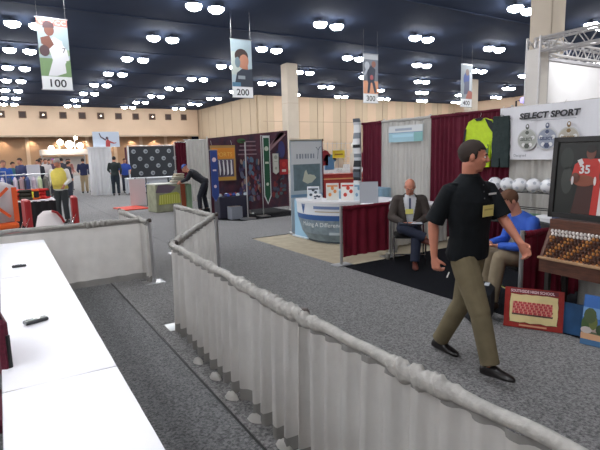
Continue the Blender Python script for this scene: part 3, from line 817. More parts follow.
# right wing of the counter, hidden end behind the divider
skirt_table(5.95, 6.62, .75, .5, .80, 'small white table at the right end of the curved counter', whiteT, greyD, 0, 71)

def leaflet(x, y, z, w, h, rz, c1, c2, label, name='brochure', lean=.25, gp=None):
    t = thing(name, label, 'brochure', (x, y, z), rz, gp)
    M = frame((-w/2,0,0), (1,0,0), (0,lean,1))
    b = MB(); b.box((w/2,h/2,-.006), (w,h,.010), K((228,228,226),.5), M); b.build('card', t)
    b = MB(); b.rect(M,.01,.01,w-.02,h-.02,K(c1,.5),.0015)
    for k in range(3): b.ell(M, w*(.3+.2*k), h*(.35+.18*((k*2)%3)), w*.13, h*.11, K(c2,.5), .003+.0005*k, 10)
    b.rect(M,.02,h-.07,w-.04,.03,K(c2,.5),.004); b.build('printed_front', t)
    b = MB(); b.tube([(0,.02+lean*h*.9,h*.85),(0,.12+lean*h*.5,0)], .006, K((150,150,154),.4), 5); b.build('prop', t)
fr = radians(-35)
leaflet(5.34,7.42,.835,.24,.34,fr,(214,214,206),(222,140,74),'upright orange and white brochure on the curved counter')
leaflet(5.50,7.14,.835,.27,.35,fr,(240,236,232),(206,58,44),'upright white brochure with red figures on the curved counter')
leaflet(5.66,7.02,.835,.20,.34,fr,(214,226,232),(120,158,186),'upright pale blue brochure right of the red and white one')
leaflet(5.25,7.95,.835,.24,.26,fr,(206,214,222),(60,70,84),'low pale brochure with dark print at the left of the counter')
leaflet(5.12,7.62,.835,.17,.14,fr,(226,228,232),(70,80,96),'smallest low white brochure at the counter front')
# slanted literature panel
t = thing('slanted_panel', 'plain grey slanted panel standing right of the brochures', 'panel', (5.72, 6.80, .815), radians(-35))
M = frame((-.17,0,0),(1,0,0.0),(.32,.25,1))
b = MB(); b.box((.17,.19,0),(.34,.40,.015),mat('grey_panel',(164,168,176),.35,.3),M); b.build('sheet', t); b = MB(); b.tube([(0,.1,.3),(.0,.3,0)],.008,alu,6); b.build('strut', t)

# light blue table behind
skirt_table(6.75, 8.35, 1.3, .6, .93, 'light blue covered table behind the curved counter', K((150,184,206),.6), K((150,184,206),.6), 0, 73)
t = thing('retractable_banner', 'white and blue standing banner with a pale dove picture', 'banner', (5.62, 8.75, .013))
w, h = .82, 1.95; M = frame((-w/2,0,.05),(1,0,0))
b = MB(); b.box((w/2,h/2,-.003),(w,h,.004),K((196,208,218),.5),M)
b.rect(M,.03,h-.50,w-.06,.47,K((224,228,232),.5),.001); b.rect(M,.08,h-1.06,w-.14,.56,mat('dove_field',(112,132,140),.5,var=.12,vscale=8),.001)
b.rect(M,0,h-1.20,w,.06,K((130,166,200),.5),.001)
dv = K((214,218,200),.5)
b.pg(M,[(.30,h-.86),(.36,h-.66),(.40,h-.62),(.44,h-.72),(.60,h-.74),(.66,h-.80),(.54,h-.90),(.42,h-.92)],dv,.003); b.ell(M,.46,h-.8,.12,.08,dv,.0035,12,.2)
for q_ in range(7): b.rect(M,.16+.07*q_,h-.38,.035+.012*(q_%2),.10,K((150,160,172),.5),.003)
b.tube([M @ V((.70,h-.40,.004)),M @ V((.72,h-.20,.004)),M @ V((.66,h-.14,.004))],.006,K((90,110,130)),5); b.tube([M @ V((.72,h-.20,.004)),M @ V((.78,h-.13,.004))],.006,K((90,110,130)),5)
for k,(x,y) in enumerate([(.1,.66),(.3,.62),(.5,.66),(.2,.52),(.46,.5)]): b.rect(M,x,y,.13,.05,K((110,116,124),.5),.002)
b.build('printed_sheet', t)
b = MB(); b.box((0,.02,.03),(w+.04,.2,.06),alu,ch=.01); b.build('cassette_base', t); b = MB(); b.box((0,0,h+.06),(w+.01,.02,.03),alu); b.tube([(0,.03,.05),(0,.015,h+.05)],.01,alu,6); b.build('support_pole', t)

# tall striped black, grey and white column at the end of the drape row
t = thing('striped_column', 'tall narrow black grey and white scarf column beside the maroon drape', 'display column', (7.36, 9.19, .013))
rnd = random.Random(4); b = MB(); z = 1.05
while z < 2.44:
    hh = rnd.uniform(.05,.16); c = rnd.choice([(34,36,42),(120,126,134),(216,218,220),(84,90,100),(190,194,198)])
    b.rings([((.02*sin(z*9),.0,z),(.055,0,0),(0,.13,0)),((.02*sin(z*9+1),0,z+hh),(.05,0,0),(0,.12,0))], K(c,.7), 12); z += hh
b.build('scarves', t); b = MB(); b.tube([(0,0,0),(0,0,2.46)],.02,alu,8); b.box((0,0,.01),(.4,.4,.02),alu); b.build('pole', t); b = MB(); b.box((-.01,0,.82),(.07,.2,.44),K((222,224,226),.6),ch=.01); b.rect(frame((-.05,.08,.7),(0,-1,0)),0,0,.16,.14,K((34,36,42)),.002); b.build('white_panel', t)

# ---- display of the next aisle seen through the gap
t = thing('merchandise_table', 'red covered table in the far booth seen past the counter', 'table', (9.9, 13.2, .013), radians(-20))
b = MB(); b.box((0,0,.50),(1.9,.7,1.0),mat('red_cover',(176,56,52),.7,var=.12,vscale=5),ch=.02); b.box((0,-.36,.86),(1.9,.02,.04),K((222,170,110),.5)); b.build('red_cover', t)
b = MB(); b.box((0,0,1.01),(1.95,.75,.02),K((190,84,72),.5)); b.build('tabletop', t)
def hung_shirt(x,y,z,rz,c,label,s=1.0,gp=None,name='hung_shirt',cat='shirt'):
    t = thing(name,label,cat,(x,y,z),rz,gp)
    b = MB(); M = frame((0,0,0),(1,0,0))@Matrix.Diagonal((s,s,s,1)); P_ = [(-.1,.66),(-.22,.62),(-.36,.42),(-.28,.34),(-.22,.42),(-.23,0),(.23,0),(.22,.42),(.28,.34),(.36,.42),(.22,.62),(.1,.66),(0,.62)]
    m_ = K(c,.8); n = len(P_)
    b.add([(px,py,.04) for px,py in P_]+[(px,py,-.04) for px,py in P_],[tuple(range(n)),tuple(range(2*n-1,n-1,-1))]+[(i,(i+1)%n,n+(i+1)%n,n+i)[::-1] for i in range(n)],m_,M); b.build('cloth',t)
    b = MB(); b.tube([M@V(p) for p in ((-.15,.6,0),(0,.7,0),(.15,.6,0))],.008,blackM,5); b.tube([M@V((0,.7,0)),M@V((0,.78,0))],.004,alu,5); b.build('hanger',t)
    return t
t = thing('gridwall', 'wire display wall in the far booth holding shirts', 'display stand', (10.2,14.0,.013))
b = MB()
for k in range(12): b.tube([(-1.3+k*.2,0,.1),(-1.3+k*.2,0,2.1)],.008,K((190,190,194),.4),4)
for k in range(9): b.tube([(-1.3,0,.2+k*.23),(.9,0,.2+k*.23)],.008,K((190,190,194),.4),4)
b.build('wire_grid', t)
for x,z,c,l in [(9.25,1.25,(40,44,70),'navy shirt at the left of the far display wall'),(9.6,1.3,(150,48,58),'dark red shirt on the far display wall'),(9.85,1.15,(96,152,200),'sky blue shirt on the far display wall'),(10.25,1.2,(226,222,206),'cream shirt on the far display wall')]:
    hung_shirt(x,13.85,z,0,c,l,.8)
t = thing('yellow_sign','yellow price sign on the far display wall','sign',(10.15,13.7,1.55))
b = MB(); b.box((0,0,.13),(.5,.03,.26),K((240,218,60),.6)); b.rect(frame((-.25,-.016,0),(1,0,0)),.08,.1,.34,.05,K((160,110,40)),.002); b.build('card',t); b=MB(); b.tube([(0,.02,0),(0,.02,-.5)],.01,alu,5); b.build('stem',t)
t = thing('white_mascot_figure','tall cream cloth figure standing on the far red table','display figure',(10.6,13.35,1.03))
b = MB(); b.lathe([(.16,0),(.2,.3),(.17,.6),(.1,.75),(.13,.85),(.14,.98),(.06,1.08)],K((222,218,204),.8),n=14); b.build('figure',t,True)
t = thing('maroon_balloon','maroon round balloon by the far display','balloon',(11.1,13.6,1.15))
b = MB(); b.ball((0,0,.3),(.2,.2,.27),K((132,24,50),.3)); b.build('balloon',t,True); b = MB(); b.tube([(0,0,.05),(0,0,-.15)],.004,whiteP,4); b.build('string',t)

# ================================================================== POSTER BOOTH (X 4.9-7.5, Y 12.5)
t = thing('backdrop_frame','dark maroon photo backdrop of the poster booth with light rays','backdrop',(6.2,12.75,.02))
b = MB(); n = 50
vs = []
X0, X1 = 4.98-6.2, 7.52-6.2
dk = mat('backdrop_print',(96,48,62),.6,rgb2=(60,44,62),vscale=4)
for i in range(n+1):
    x = X0+(X1-X0)*i/n; top = 2.20+.22*(i/n)
    vs += [(x,.02*sin(i*.7),.12),(x,.02*sin(i*.7+.5),top)]
b.add(vs,[(2*i,2*i+2,2*i+3,2*i+1) for i in range(n)],dk); b.build('printed_cloth',t,True)
M = frame((X0,-.045,0),(1,0,0))
b = MB()
ray = K((150,116,124),.6)
for q in ((1.75,1.85,2.42,2.36,2.28,2.30),(1.72,1.7,2.45,2.30,2.2,2.22)): b.pg(M,[(q[0],q[1]),(q[0]+.06,q[1]),(2.46,q[3]),(2.30,q[2]-.04)],ray,.004)
b.build('light_rays',t)
rnd = random.Random(12); b = MB(); pal = [(74,66,100),(124,54,62),(104,104,126),(70,92,114),(150,124,114),(50,44,66),(112,80,110),(130,80,70),(90,116,140)]
for k in range(100):
    x = rnd.uniform(.90,1.52); y = rnd.uniform(.42,1.62); b.ell(M,x,y,rnd.uniform(.02,.06),rnd.uniform(.04,.11),K(pal[k%9],.6),.004+.0002*k,9,rnd.uniform(-.4,.4))
for k in range(4): b.rect(M,.86+.03*k,1.72+.12*k,.6-.04*k,.035,K((140,112,122),.6),.006)
b.ell(M,.98,2.12,.14,.07,K((60,96,60),.6),.006,10)
for k in range(26):
    x = rnd.uniform(1.95,2.40); y = rnd.uniform(.45,1.05); b.ell(M,x,y,rnd.uniform(.03,.08),rnd.uniform(.04,.1),K([(110,40,50),(126,50,54),(74,78,98),(90,44,56),(84,100,104)][k%5],.6),.004+.0002*k,9)
b.ell(M,2.3,1.85,.12,.26,K((66,64,120),.6),.006,12); b.ell(M,2.18,1.72,.08,.1,K((56,60,100),.6),.007,10)
b.build('printed_collage',t)
for x in (X0,.0,X1):
    b = MB(); b.tube([(x,.08,0),(x,.08,2.25+.1*(x>0))],.02,alu,8); b.box((x,.08,.008),(.05,.5,.016),alu); b.build('stand_pole',t)
t = thing('orange_poster','orange and yellow poster with white lettering in the poster booth','poster',(5.33,12.62,1.03))
M = frame((-.36,-.03,0),(1,0,0)); b = MB(); b.box((.36,.5,0),(.74,.98,.02),K((176,140,84),.6),M)
b.rect(M,.03,.62,.68,.30,K((222,142,50),.6),.012); b.rect(M,.07,.12,.60,.48,K((96,84,104),.6),.012); b.rect(M,.03,.03,.68,.08,K((200,150,60),.6),.012)
b.text(M,'SPORTS',.08,.68,.17,K((240,190,90),.6),.016,sx=.95); 
for k in range(5): b.pg(M,[(.09+k*.12,.58),(.13+k*.12,.58),(.19+k*.11,.2),(.13+k*.11,.16)],K((226,226,228),.6),.016)
for k in range(4): b.pg(M,[(.2+k*.12,.56),(.14+k*.12,.16),(.17+k*.12,.15),(.22+k*.12,.56)],K((40,40,56),.6),.018)
b.build('card',t); b = MB(); b.tube([(-.3,.02,1.0),(-.3,.08,1.12)],.006,alu,5); b.tube([(.3,.02,1.0),(.3,.08,1.12)],.006,alu,5); b.build('hook',t)
def pennant(x,y,z,w,h,c1,c2,label,frame_c,pole=True,tip=True,rz=0):
    t = thing('team_pennant',label,'banner',(x,y,.02),rz)
    M = frame((-w/2,0,z),(1,0,0)); b = MB()
    if tip: P_ = [(0,.12*h),(w/2,0),(w,.12*h),(w,h),(0,h)]
    else: P_ = [(0,0),(w,0),(w,h),(0,h)]
    n = len(P_); b.add([(px,py,.006) for px,py in P_]+[(px,py,-.006) for px,py in P_],[tuple(range(n)),tuple(range(2*n-1,n-1,-1))]+[(i,n+i,n+(i+1)%n,(i+1)%n) for i in range(n)],K(frame_c,.6),M)
    b.pg(M,[(w*.5+(px-w*.5)*.8,h*.5+(py-h*.5)*.95) for px,py in P_],K(c1,.6),.008)
    b.ell(M,w/2,h*.82,w*.3,w*.3,K(c2,.6),.010,14); b.rect(M,w*.25,h*.6,w*.5,h*.03,K(c2,.6),.010); b.ell(M,w/2,h*.3,w*.2,w*.22,K(c2,.6),.010,8)
    b.build('cloth',t)
    if pole:
        b = MB(); b.tube([(-w/2-.04,.02,0),(-w/2-.04,.02,z+h+.03)],.014,alu,8); b.box((-w/2-.04,.02,.008),(.3,.3,.016),alu,ch=.003); b.build('pole',t)
        b = MB(); b.tube([(-w/2-.05,.02,z+h+.01),(w/2+.02,.02,z+h+.01)],.009,alu,6); b.build('cross_bar',t)
    return t
pennant(4.86,12.1,.50,.20,1.36,(44,66,136),(222,200,206),'narrow blue pennant on a pole at the left of the poster booth',(60,80,140))
pennant(6.36,11.95,.32,.22,1.90,(30,84,58),(196,206,190),'narrow dark green pennant with white edge in the middle of the poster booth',(220,224,224))
pennant(6.98,12.55,1.12,.20,.62,(206,206,196),(160,164,150),'small pale shield pennant hanging on the poster booth backdrop',(190,192,182),False)
t = thing('red_poster','small red poster at the right of the poster booth','poster',(7.28,12.6,1.13)); M = frame((-.14,0,0),(1,0,0)); b = MB(); b.box((.14,.22,0),(.28,.45,.015),K((176,40,44),.6),M); b.rect(M,.07,.08,.14,.07,K((222,200,190)),.01); b.ell(M,.14,.30,.07,.08,K((200,60,56)),.01); b.build('card',t)
t = thing('display_pole','bare silver pole with a round foot in front of the poster booth','pole',(5.62,11.75,.02)); b = MB(); b.tube([(0,0,.02),(0,0,2.05)],.018,alu,8); b.build('pole',t); b = MB(); b.lathe([(.22,0),(.22,.015),(.03,.03)],alu,n=20); b.build('base_plate',t)
t = thing('merchandise_bin','dark bin of coloured goods under the orange poster','bin',(5.45,12.4,.02)); b = MB(); b.box((0,0,.3),(.9,.4,.6),K((40,38,56),.7),ch=.02); b.build('bin_body',t)
b = MB(); 
for k in range(14): b.ball((-.4+.06*k,rnd.uniform(-.15,.15),.62),.06,K([(60,80,160),(180,190,200),(150,60,60),(70,70,110)][k%4],.7),n=8,k=6)
b.build('goods',t)
t = thing('white_carton','small white box on the floor of the poster booth','box',(5.35,12.0,.02)); b = MB(); b.box((0,0,.17),(.32,.3,.34),K((128,132,142),.6),ch=.005); b.build('carton',t); b = MB(); b.box((0,0,.345),(.33,.05,.004),K((150,120,80))); b.build('tape',t)
t = thing('maroon_column_drape','short maroon drape strip left of the poster booth by the side wall','drape',(5.6,17.2,.013)); bd,_ = curtain((5.45,17.2),(5.85,17.2),.05,2.25,.02,.05,.12,maroon,9,0,None,8); bd.build('curtain',t,True); b=MB(); b.tube([(5.42,17.2,2.25),(5.88,17.2,2.25)],.016,alu,6); b.tube([(5.42,17.2,.0),(5.42,17.2,2.27)],.02,alu,6); b.build('rail',t); rebase(t,(5.6,17.2,.013))
t = thing('white_column_drape','pale drape behind the bending man near the maroon strip','drape',(6.4,17.6,.013)); bd,_ = curtain((5.95,17.6),(6.95,17.6),.05,2.35,.02,.05,.14,greyD,10,0,None,8); bd.build('curtain',t,True); b=MB(); b.tube([(5.9,17.6,2.35),(7.0,17.6,2.35)],.016,alu,6); b.build('rail',t); rebase(t,(6.4,17.6,.013))

# ================================================================== FAR LEFT AISLE
def boxthing(name,label,cat,x,y,w,d,h,c,rz=0,parts=()):
    t = thing(name,label,cat,(x,y,.013),rz); b = MB(); b.box((0,0,h/2),(w,d,h),c,ch=.01); b.build('body',t)
    for nm,(cx_,cy2,cz),(dx,dy,dz),cc in parts:
        b = MB(); b.box((cx_,cy2,cz),(dx,dy,dz),cc,ch=.004); b.build(nm,t)
    return t
# green and yellow merchandise table with rust strip
t = thing('turf_table','table skirted in yellow green, white and rust fabric by the bending man','table',(4.62,15.45,.013),radians(8))
b = MB(); b.box((0,0,.88),(1.25,.7,.04),K((206,206,196),.6),ch=.01); b.build('tabletop',t)
b = MB(); b.box((-.1,0,.43),(1.04,.66,.86),mat('turf_skirt',(150,152,128),.8,var=.15,vscale=5),ch=.02)
M = frame((-.62,-.335,0),(1,0,0)); yg = K((176,180,72),.7)
b.pg(M,[(.08,.24),(.84,.26),(.80,.56),(.70,.62),(.12,.54)],yg,.003)
for k in range(9): b.pg(M,[(.12+k*.08,.26),(.145+k*.08,.26),(.16+k*.08,.54),(.13+k*.08,.54)],K((206,208,120),.7),.005)
b.pg(M,[(.0,.62),(.5,.60),(.7,.78),(.4,.86),(.1,.86)],K((110,96,110),.7),.004); b.pg(M,[(.86,.1),(1.02,.1),(1.0,.86),(.84,.86)],K((146,72,42),.7),.004)
b.build('skirt',t)
b = MB(); b.box((.53,0,.42),(.2,.68,.84),K((136,164,132),.8),ch=.03); b.build('green_panel',t)
t = thing('cloth_heap','grey and cream heap of folded cloth on the yellow green table','cloth',(4.85,15.3,.92)); b = MB()
for k in range(4): b.box((.0+.02*k,0,.04+.07*k),(.42-.05*k,.34,.07),K([(176,172,156),(150,148,136),(196,190,170),(160,150,130)][k],.8),ch=.025)
o = b.build('folded_cloth',t)
# floor standing panels left of it
t = thing('white_side_panel','pinkish white panel standing beside a dark frame in the left booth','panel',(4.12,17.6,.013)); b = MB(); b.box((0,0,.5),(.55,.06,.95),K((206,192,194),.6),ch=.01); b.build('panel',t); b = MB(); b.tube([(.32,0,0),(.32,0,1.0),(.02,.35,1.0),(.02,.35,0)],.02,K((70,72,78),.5),8); b.build('dark_frame',t)
t = thing('red_floor_sign','flat red orange sign lying on the aisle carpet','sign',(3.72,17.0,.013),.15); b = MB(); b.box((0,0,.02),(.85,1.1,.04),K((226,84,66),.6),ch=.01); b.build('sign_board',t)
# white counter and logo backdrop
t = thing('white_long_counter','long white counter with a small blue logo before the black backdrop','counter',(5.5,23.9,.013))
b = MB(); b.box((.55,0,.36),(1.9,.6,.70),K((198,202,210),.6),ch=.01); b.build('body',t); b = MB(); b.box((1.15,-.05,.74),(3.1,.75,.05),K((230,232,236),.5),ch=.01); b.build('counter_top',t)
b = MB(); b.rect(frame((.0,-.305,.3),(1,0,0)),0,0,.6,.22,K((92,110,160)),.003); b.rect(frame((.0,-.305,.3),(1,0,0)),.08,.07,.44,.08,K((200,206,216)),.005); b.box((.55,-.31,.04),(1.9,.02,.08),K((60,60,70))); b.build('blue_logo',t)
t = thing('logo_backdrop','black backdrop patterned with pale round logos behind the white counter','backdrop',(7.1,26.0,.013))
b = MB(); b.box((0,0,1.3),(2.7,.04,2.0),K((44,48,54),.7)); M = frame((-1.35,-.021,.3),(1,0,0))
for r in range(5):
    for c in range(4):
        x = .27+c*.62+(.31 if r%2 else 0); y = .22+r*.38
        if x < 2.6: b.ell(M,x,y,.115,.115,K((150,156,160)),.002,12); b.ell(M,x+.02,y-.01,.06,.05,K((96,102,110)),.004,9)
b.build('printed_cloth',t); b = MB(); b.tube([(-1.37,.05,0),(-1.37,.05,2.34),(1.37,.05,2.34),(1.37,.05,0)],.025,alu,8); b.build('frame',t)
t = thing('white_booth_column','white draped column under the leaping figure sign','column',(4.15,24.7,.013))
bd = MB()
for k in range(4):
    P4 = [(-.45,-.4),(.45,-.4),(.45,.4),(-.45,.4)]; q,_ = curtain(P4[k],P4[(k+1)%4],.0,2.25,.01,.03,.16,whiteD,k+3,0,None,5); bd.add(q.v,q.f,whiteD)
bd.build('drape',t,True); b = MB(); b.box((0,0,2.24),(.96,.86,.06),whiteP); b.build('top_frame',t)
t = thing('leaping_figure_sign','white sign with a red leaping figure on top of the white column','sign',(4.5,24.75,2.28)); w,h=1.2,.72
M = frame((-w/2,-.04,0),(1,0,0)); b = MB(); b.box((w/2,h/2,0),(w,h,.04),K((210,222,238),.5),M); rr_ = K((176,70,70),.6); d_ = K((84,70,84),.6)
b.pg(M,[(.55,.0),(.75,.0),(.78,.25),(.68,.38),(.58,.3)],rr_,.022); b.ell(M,.64,.42,.06,.07,d_,.023); b.pg(M,[(.6,.36),(.56,.30),(.34,.46),(.28,.66),(.32,.66),(.38,.5)],d_,.024); b.pg(M,[(.7,.32),(.95,.2),(1.05,.22),(1.05,.18),(.93,.15),(.7,.22)],rr_,.024)
b.build('sign_face',t)
t = thing('tall_white_stand','tall thin white stand with hanging maroon sash between two booths','stand',(5.6,25.3,.013)); b = MB(); b.tube([(0,0,0),(0,0,2.3)],.04,whiteP,8); b.box((0,0,.02),(.5,.5,.04),whiteP); b.build('pole',t); b = MB(); b.box((-.12,0,1.6),(.1,.05,1.3),K((90,50,60),.8),ch=.02); b.build('sash',t)

# brightly lit booth far off
t = thing('lit_booth_canopy','brightly lit white canopy of the far booth behind the crowd','canopy',(3.5,33,.013)); b = MB(); b.box((0,0,2.15),(2.6,1.2,.35),K((206,192,180),.6),ch=.03); b.build('canopy',t)
for x in (-1.2,1.2):
    b = MB(); b.tube([(x,.4,0),(x,.4,2.0)],.04,alu,8); b.build('post',t)
b = MB(); b.box((0,.5,1.3),(2.4,.05,1.2),K((206,196,188),.7)); b.build('back_panel',t)
bulbm = mat('booth_bulb',(255,255,255),.5,emit=(255,246,232),es=26)
for x,y,z,r in [(3.25,32.2,2.75,.16),(3.75,32.3,2.62,.22),(4.35,32.4,2.55,.17),(2.75,32.3,2.4,.15),(4.1,32.1,3.0,.10)]:
    t = thing('booth_spotlight','glaring spotlight above the far lit booth','lamp',(x,y,z),0,'spotlights above the lit booth'); b = MB(); b.ball((0,-.05,0),r,bulbm); b.build('bulb',t,True)
    b = MB(); b.tube([(0,.05,0),(0,.6,-.1),(0,.6,2.1-z)],.02,alu,6); b.build('arm',t)

# left hand booth: racks, tables, shirts
for k,(x,y,c,l) in enumerate([(.2,12.4,(206,206,212),'front clothes rack of pale shirts in the left booth'),(-.6,16.5,(60,66,100),'rear clothes rack of dark blue shirts in the left booth')]):
    t = thing('clothes_rack',l,'clothes rack',(x,y,.013)); b = MB(); b.tube([(-.85,0,0),(-.85,0,1.42),(.75,0,1.42),(.75,0,0)],.018,alu,8); b.tube([(-.85,-.25,.03),(-.85,.25,.03)],.02,alu,6); b.tube([(.75,-.25,.03),(.75,.25,.03)],.02,alu,6); b.build('rail_frame',t)
    rnd = random.Random(k+2)
    for i in range(13):
        cc = tuple(max(10,min(250,q+rnd.randint(-45,25))) for q in c) if i%3 else rnd.choice([(60,90,80),(190,196,206),(70,84,130),(150,60,60),(120,116,110)])
        b = MB(); xx = -.76+i*.12; b.box((xx,0,.98),(.075,.44,.72),K(cc,.8),ch=.03); b.box((xx,0,1.34),(.05,.26,.06),K(cc,.8),ch=.02); b.build('garment',t)
skirt_table(.45, 10.7, .85, .6, .98, 'white topped table with black skirt heaped with jerseys', whiteT, K((26,26,30),.8), 0, 81)
jl = [(.12,10.65,(232,226,62),'yellow folded jersey on the heaped table'),(.30,10.75,(228,60,46),'red folded jersey on the heaped table'),(.50,10.62,(240,110,40),'orange folded jersey on the heaped table'),(.68,10.72,(214,48,48),'scarlet folded jersey at the right end of the heap'),(.40,10.55,(54,52,44),'black folded jersey on the heaped table')]
for k,(x,y,c,l) in enumerate(jl):
    t = thing('folded_jersey',l,'jersey',(x,y,.995),.3*k); b = MB()
    for q in range(3): b.box((.01*q,.01*q,.035+.065*q),(.20-.02*q,.24,.065),K(tuple(max(0,min(255,v-14*q)) for v in c),.8),ch=.025)
    b.build('folded_cloth',t); b = MB(); b.box((.0,-.115,.10),(.10,.012,.12),K((28,28,30) if k!=4 else (230,220,60),.8)); b.build('number_print',t)
def stand_shirt(x,y,z0,c1,c2,label,rz,w=.3):
    t = thing('display_shirt',label,'shirt',(x,y,.013),rz); b = MB(); b.tube([(0,0,0),(0,0,z0+.55)],.015,alu,6); b.lathe([(.16,0),(.16,.02),(.02,.03)],alu,n=14); b.build('stand',t)
    b = MB(); b.rings([((0,0,z0),(w,0,0),(0,.09,0)),((0,0,z0+.3),(w*.92,0,0),(0,.10,0)),((0,0,z0+.52),(w*1.05,0,0),(0,.08,0)),((0,0,z0+.60),(w*.5,0,0),(0,.05,0))],K(c1,.8),18); b.build('cloth',t,True)
    b = MB(); M = frame((-w,-.125,z0),(1,0,0))
    b.pg(M,[(.0,.50),(.03,.53),(w*1.7,.09),(w*1.7-.03,.06)],K(c2,.8),.0); b.pg(M,[(w*1.7,.50),(w*1.7-.03,.53),(0,.09),(.03,.06)],K(c2,.8),.002); b.rect(M,w*1.8,0,.07,.52,K(c2,.8),.004)
    b.build('orange_trim',t); return t
t = stand_shirt(-.10, 8.55, .82, (206,200,204), (240,98,50), 'white jersey with crossing orange bands on a stand at the left edge', 0, .28)
b = MB(); b.box((0,-.02,.75),(.56,.2,.10),K((240,104,40),.8),ch=.03); b.build('orange_hem',t)

def vchair(x,y,rz,m,label,z=1.05,w=.42,loose=False):
    t = thing('folding_chair',label,'chair',(x,y,.013),rz)
    b = MB(); b.box((0,0,.47),(.44,.42,.04),m,ch=.015); b.build('seat',t)
    b = MB(); b.box((0,.22,z-.24),(w,.10,.5),m,ch=.02); b.build('backrest',t)
    for sx in (-.2,.2):
        b = MB(); b.tube([(sx,-.2,.0),(sx,.1,.47),(sx,.22,z-.3)],.012,chrome,8); b.tube([(sx,.24,0),(sx,-.1,.45)],.012,chrome,8); b.build('leg',t)
    b = MB(); b.tube([(-.2,.22,z-.3),(.2,.22,z-.3)],.012,chrome,8); b.build('back_rail',t)
    return t
vchair(.12,9.6,-pi/2+.1,redM,'red chair with a narrow upright back, left of the white cover')
vchair(.90,9.75,-pi/2-.05,redM,'red chair with a narrow upright back, nearest the aisle')
t = thing('covered_chair','white cloth draped over a rounded chair back with a red rim','chair',(.68,9.0,.013),.1)
b = MB(); b.rings([((0,.0,.0),(.26,0,0),(0,.24,0)),((0,.02,.45),(.25,0,0),(0,.22,0)),((-.02,.16,.62),(.22,0,0),(0,.10,0)),((-.03,.18,.80),(.16,0,0),(0,.07,0)),((-.03,.19,.875),(.07,0,0),(0,.035,0))],K((232,226,226),.7),24); b.build('white_cover',t,True)
b = MB(); b.tube([(.02,.12,.87),(.10,.12,.84),(.17,.12,.74),(.2,.12,.66)],.02,redM,8); b.build('red_rim',t)

# ================================================================== WHITE TRUSS BOOTH behind the drapes
trm = mat('truss_aluminium',(200,198,200),.4,.55)
def truss(B,p,q,s,m,n):
    p,q = V(p),V(q); d = (q-p).normalized(); u = V((0,0,1)) if abs(d.z)<.9 else V((1,0,0)); w = d.cross(u).normalized(); u = w.cross(d)
    cs = [(1,1),(1,-1),(-1,-1),(-1,1)]
    for a,c in cs: B.tube([p+u*a*s+w*c*s,q+u*a*s+w*c*s],.028,m,7)
    L = (q-p).length
    for i in range(n):
        for k in range(4):
            a,c = cs[k]; a2,c2 = cs[(k+1)%4]
            B.tube([p+d*L*i/n+u*a*s+w*c*s,p+d*L*(i+.5)/n+u*a2*s+w*c2*s,p+d*L*(i+1)/n+u*a*s+w*c*s],.013,m,5)
t = thing('truss_booth','white walled exhibition booth with an aluminium truss top','booth',(10.1,6.4,.013))
b = MB(); truss(b,(0,0,3.87),(0,-6.2,3.87),.14,trm,16); b.build('side_truss',t)
b = MB(); truss(b,(.15,.0,3.85),(5.6,.0,3.85),.14,trm,14); b.build('rear_truss',t)
b = MB(); truss(b,(0,.0,0),(0,.0,4.05),.15,trm,10); b.build('corner_tower',t)
b = MB(); b.box((2.9,.02,1.82),(5.4,.05,3.62),whiteP); b.build('white_wall',t); b = MB(); b.box((0,0,1.9),(.34,.34,3.8),K((222,218,214),.6)); b.build('tower_cover',t)
b = MB(); b.box((.25,-.06,1.85),(.03,.05,3.6),K((150,150,156),.4)); b.box((2.9,-.05,3.63),(5.4,.06,.05),K((170,170,176),.4)); b.build('wall_trim',t)
for yy in (1.8, 3.8):  # lamps added out of view to brighten the white booth wall
    t = thing('wall_fill_spotlight','added fill spotlight outside the view, brightening the white booth wall','lamp',(10.0,yy,4.06),0,'added fill spotlights on the booth truss')
    b = MB(); b.tube([(0,0,-.03),(0,0,.12)],.02,blackM,8); b.tube([(.0,-.12,.16),(.14,.10,.12)],.09,blackM,14); b.build('housing',t)
    b = MB(); b.tube([(.142,.102,.12),(.146,.108,.119)],.075,mat('fill_spot_lens',(255,255,255),.5,emit=(255,250,245),es=10),14); b.build('lens',t)
    l = bpy.data.lights.new('wall_fill_spot','SPOT'); l.energy = 330; l.spot_size = radians(110); l.spot_blend = .7; l.shadow_soft_size = .1
    lo = bpy.data.objects.new('wall_fill_spot',l); COL.objects.link(lo); lo.location = (10.2,yy+.18,4.17); lo.rotation_euler = V((2.6,6.4-yy,-1.9)).to_track_quat('-Z','Y').to_euler()
t = thing('purple_stage_light','small violet lit stage light above the maroon drape','lamp',(15.0,9.94,3.3)); b = MB(); b.ball((0,0,.0),.10,mat('violet_lamp',(200,190,255),.5,emit=(150,140,235),es=1.6)); b.build('lens',t,True); b = MB(); b.tube([(0,.1,0),(0,.25,0),(0,.25,-3.28)],.03,blackM,6); b.build('stand_pole',t)
# ================================================================== PEOPLE
def bake(mb, name, parent, voxel, smooth=2, inflate=0.0):
    me = mb.mesh(name)
    bm = bmesh.new(); bm.from_mesh(me); bmesh.ops.recalc_face_normals(bm, faces=bm.faces); bm.to_mesh(me); bm.free()
    o = bpy.data.objects.new(name, me); COL.objects.link(o)
    r = o.modifiers.new('r', 'REMESH'); r.mode = 'VOXEL'; r.voxel_size = voxel; r.use_smooth_shade = True
    s = o.modifiers.new('s', 'SMOOTH'); s.iterations = smooth; s.factor = .5
    dg = bpy.context.evaluated_depsgraph_get(); dg.update()
    m2 = bpy.data.meshes.new_from_object(o.evaluated_get(dg))
    mats = list(me.materials)
    o.modifiers.clear(); o.data = m2; m2.name = name
    m2.materials.clear(); m2.materials.append(mats[0])
    m2.polygons.foreach_set('material_index', [0]*len(m2.polygons)); m2.polygons.foreach_set('use_smooth', [True]*len(m2.polygons))
    bpy.data.meshes.remove(me); o.parent = parent
    return o
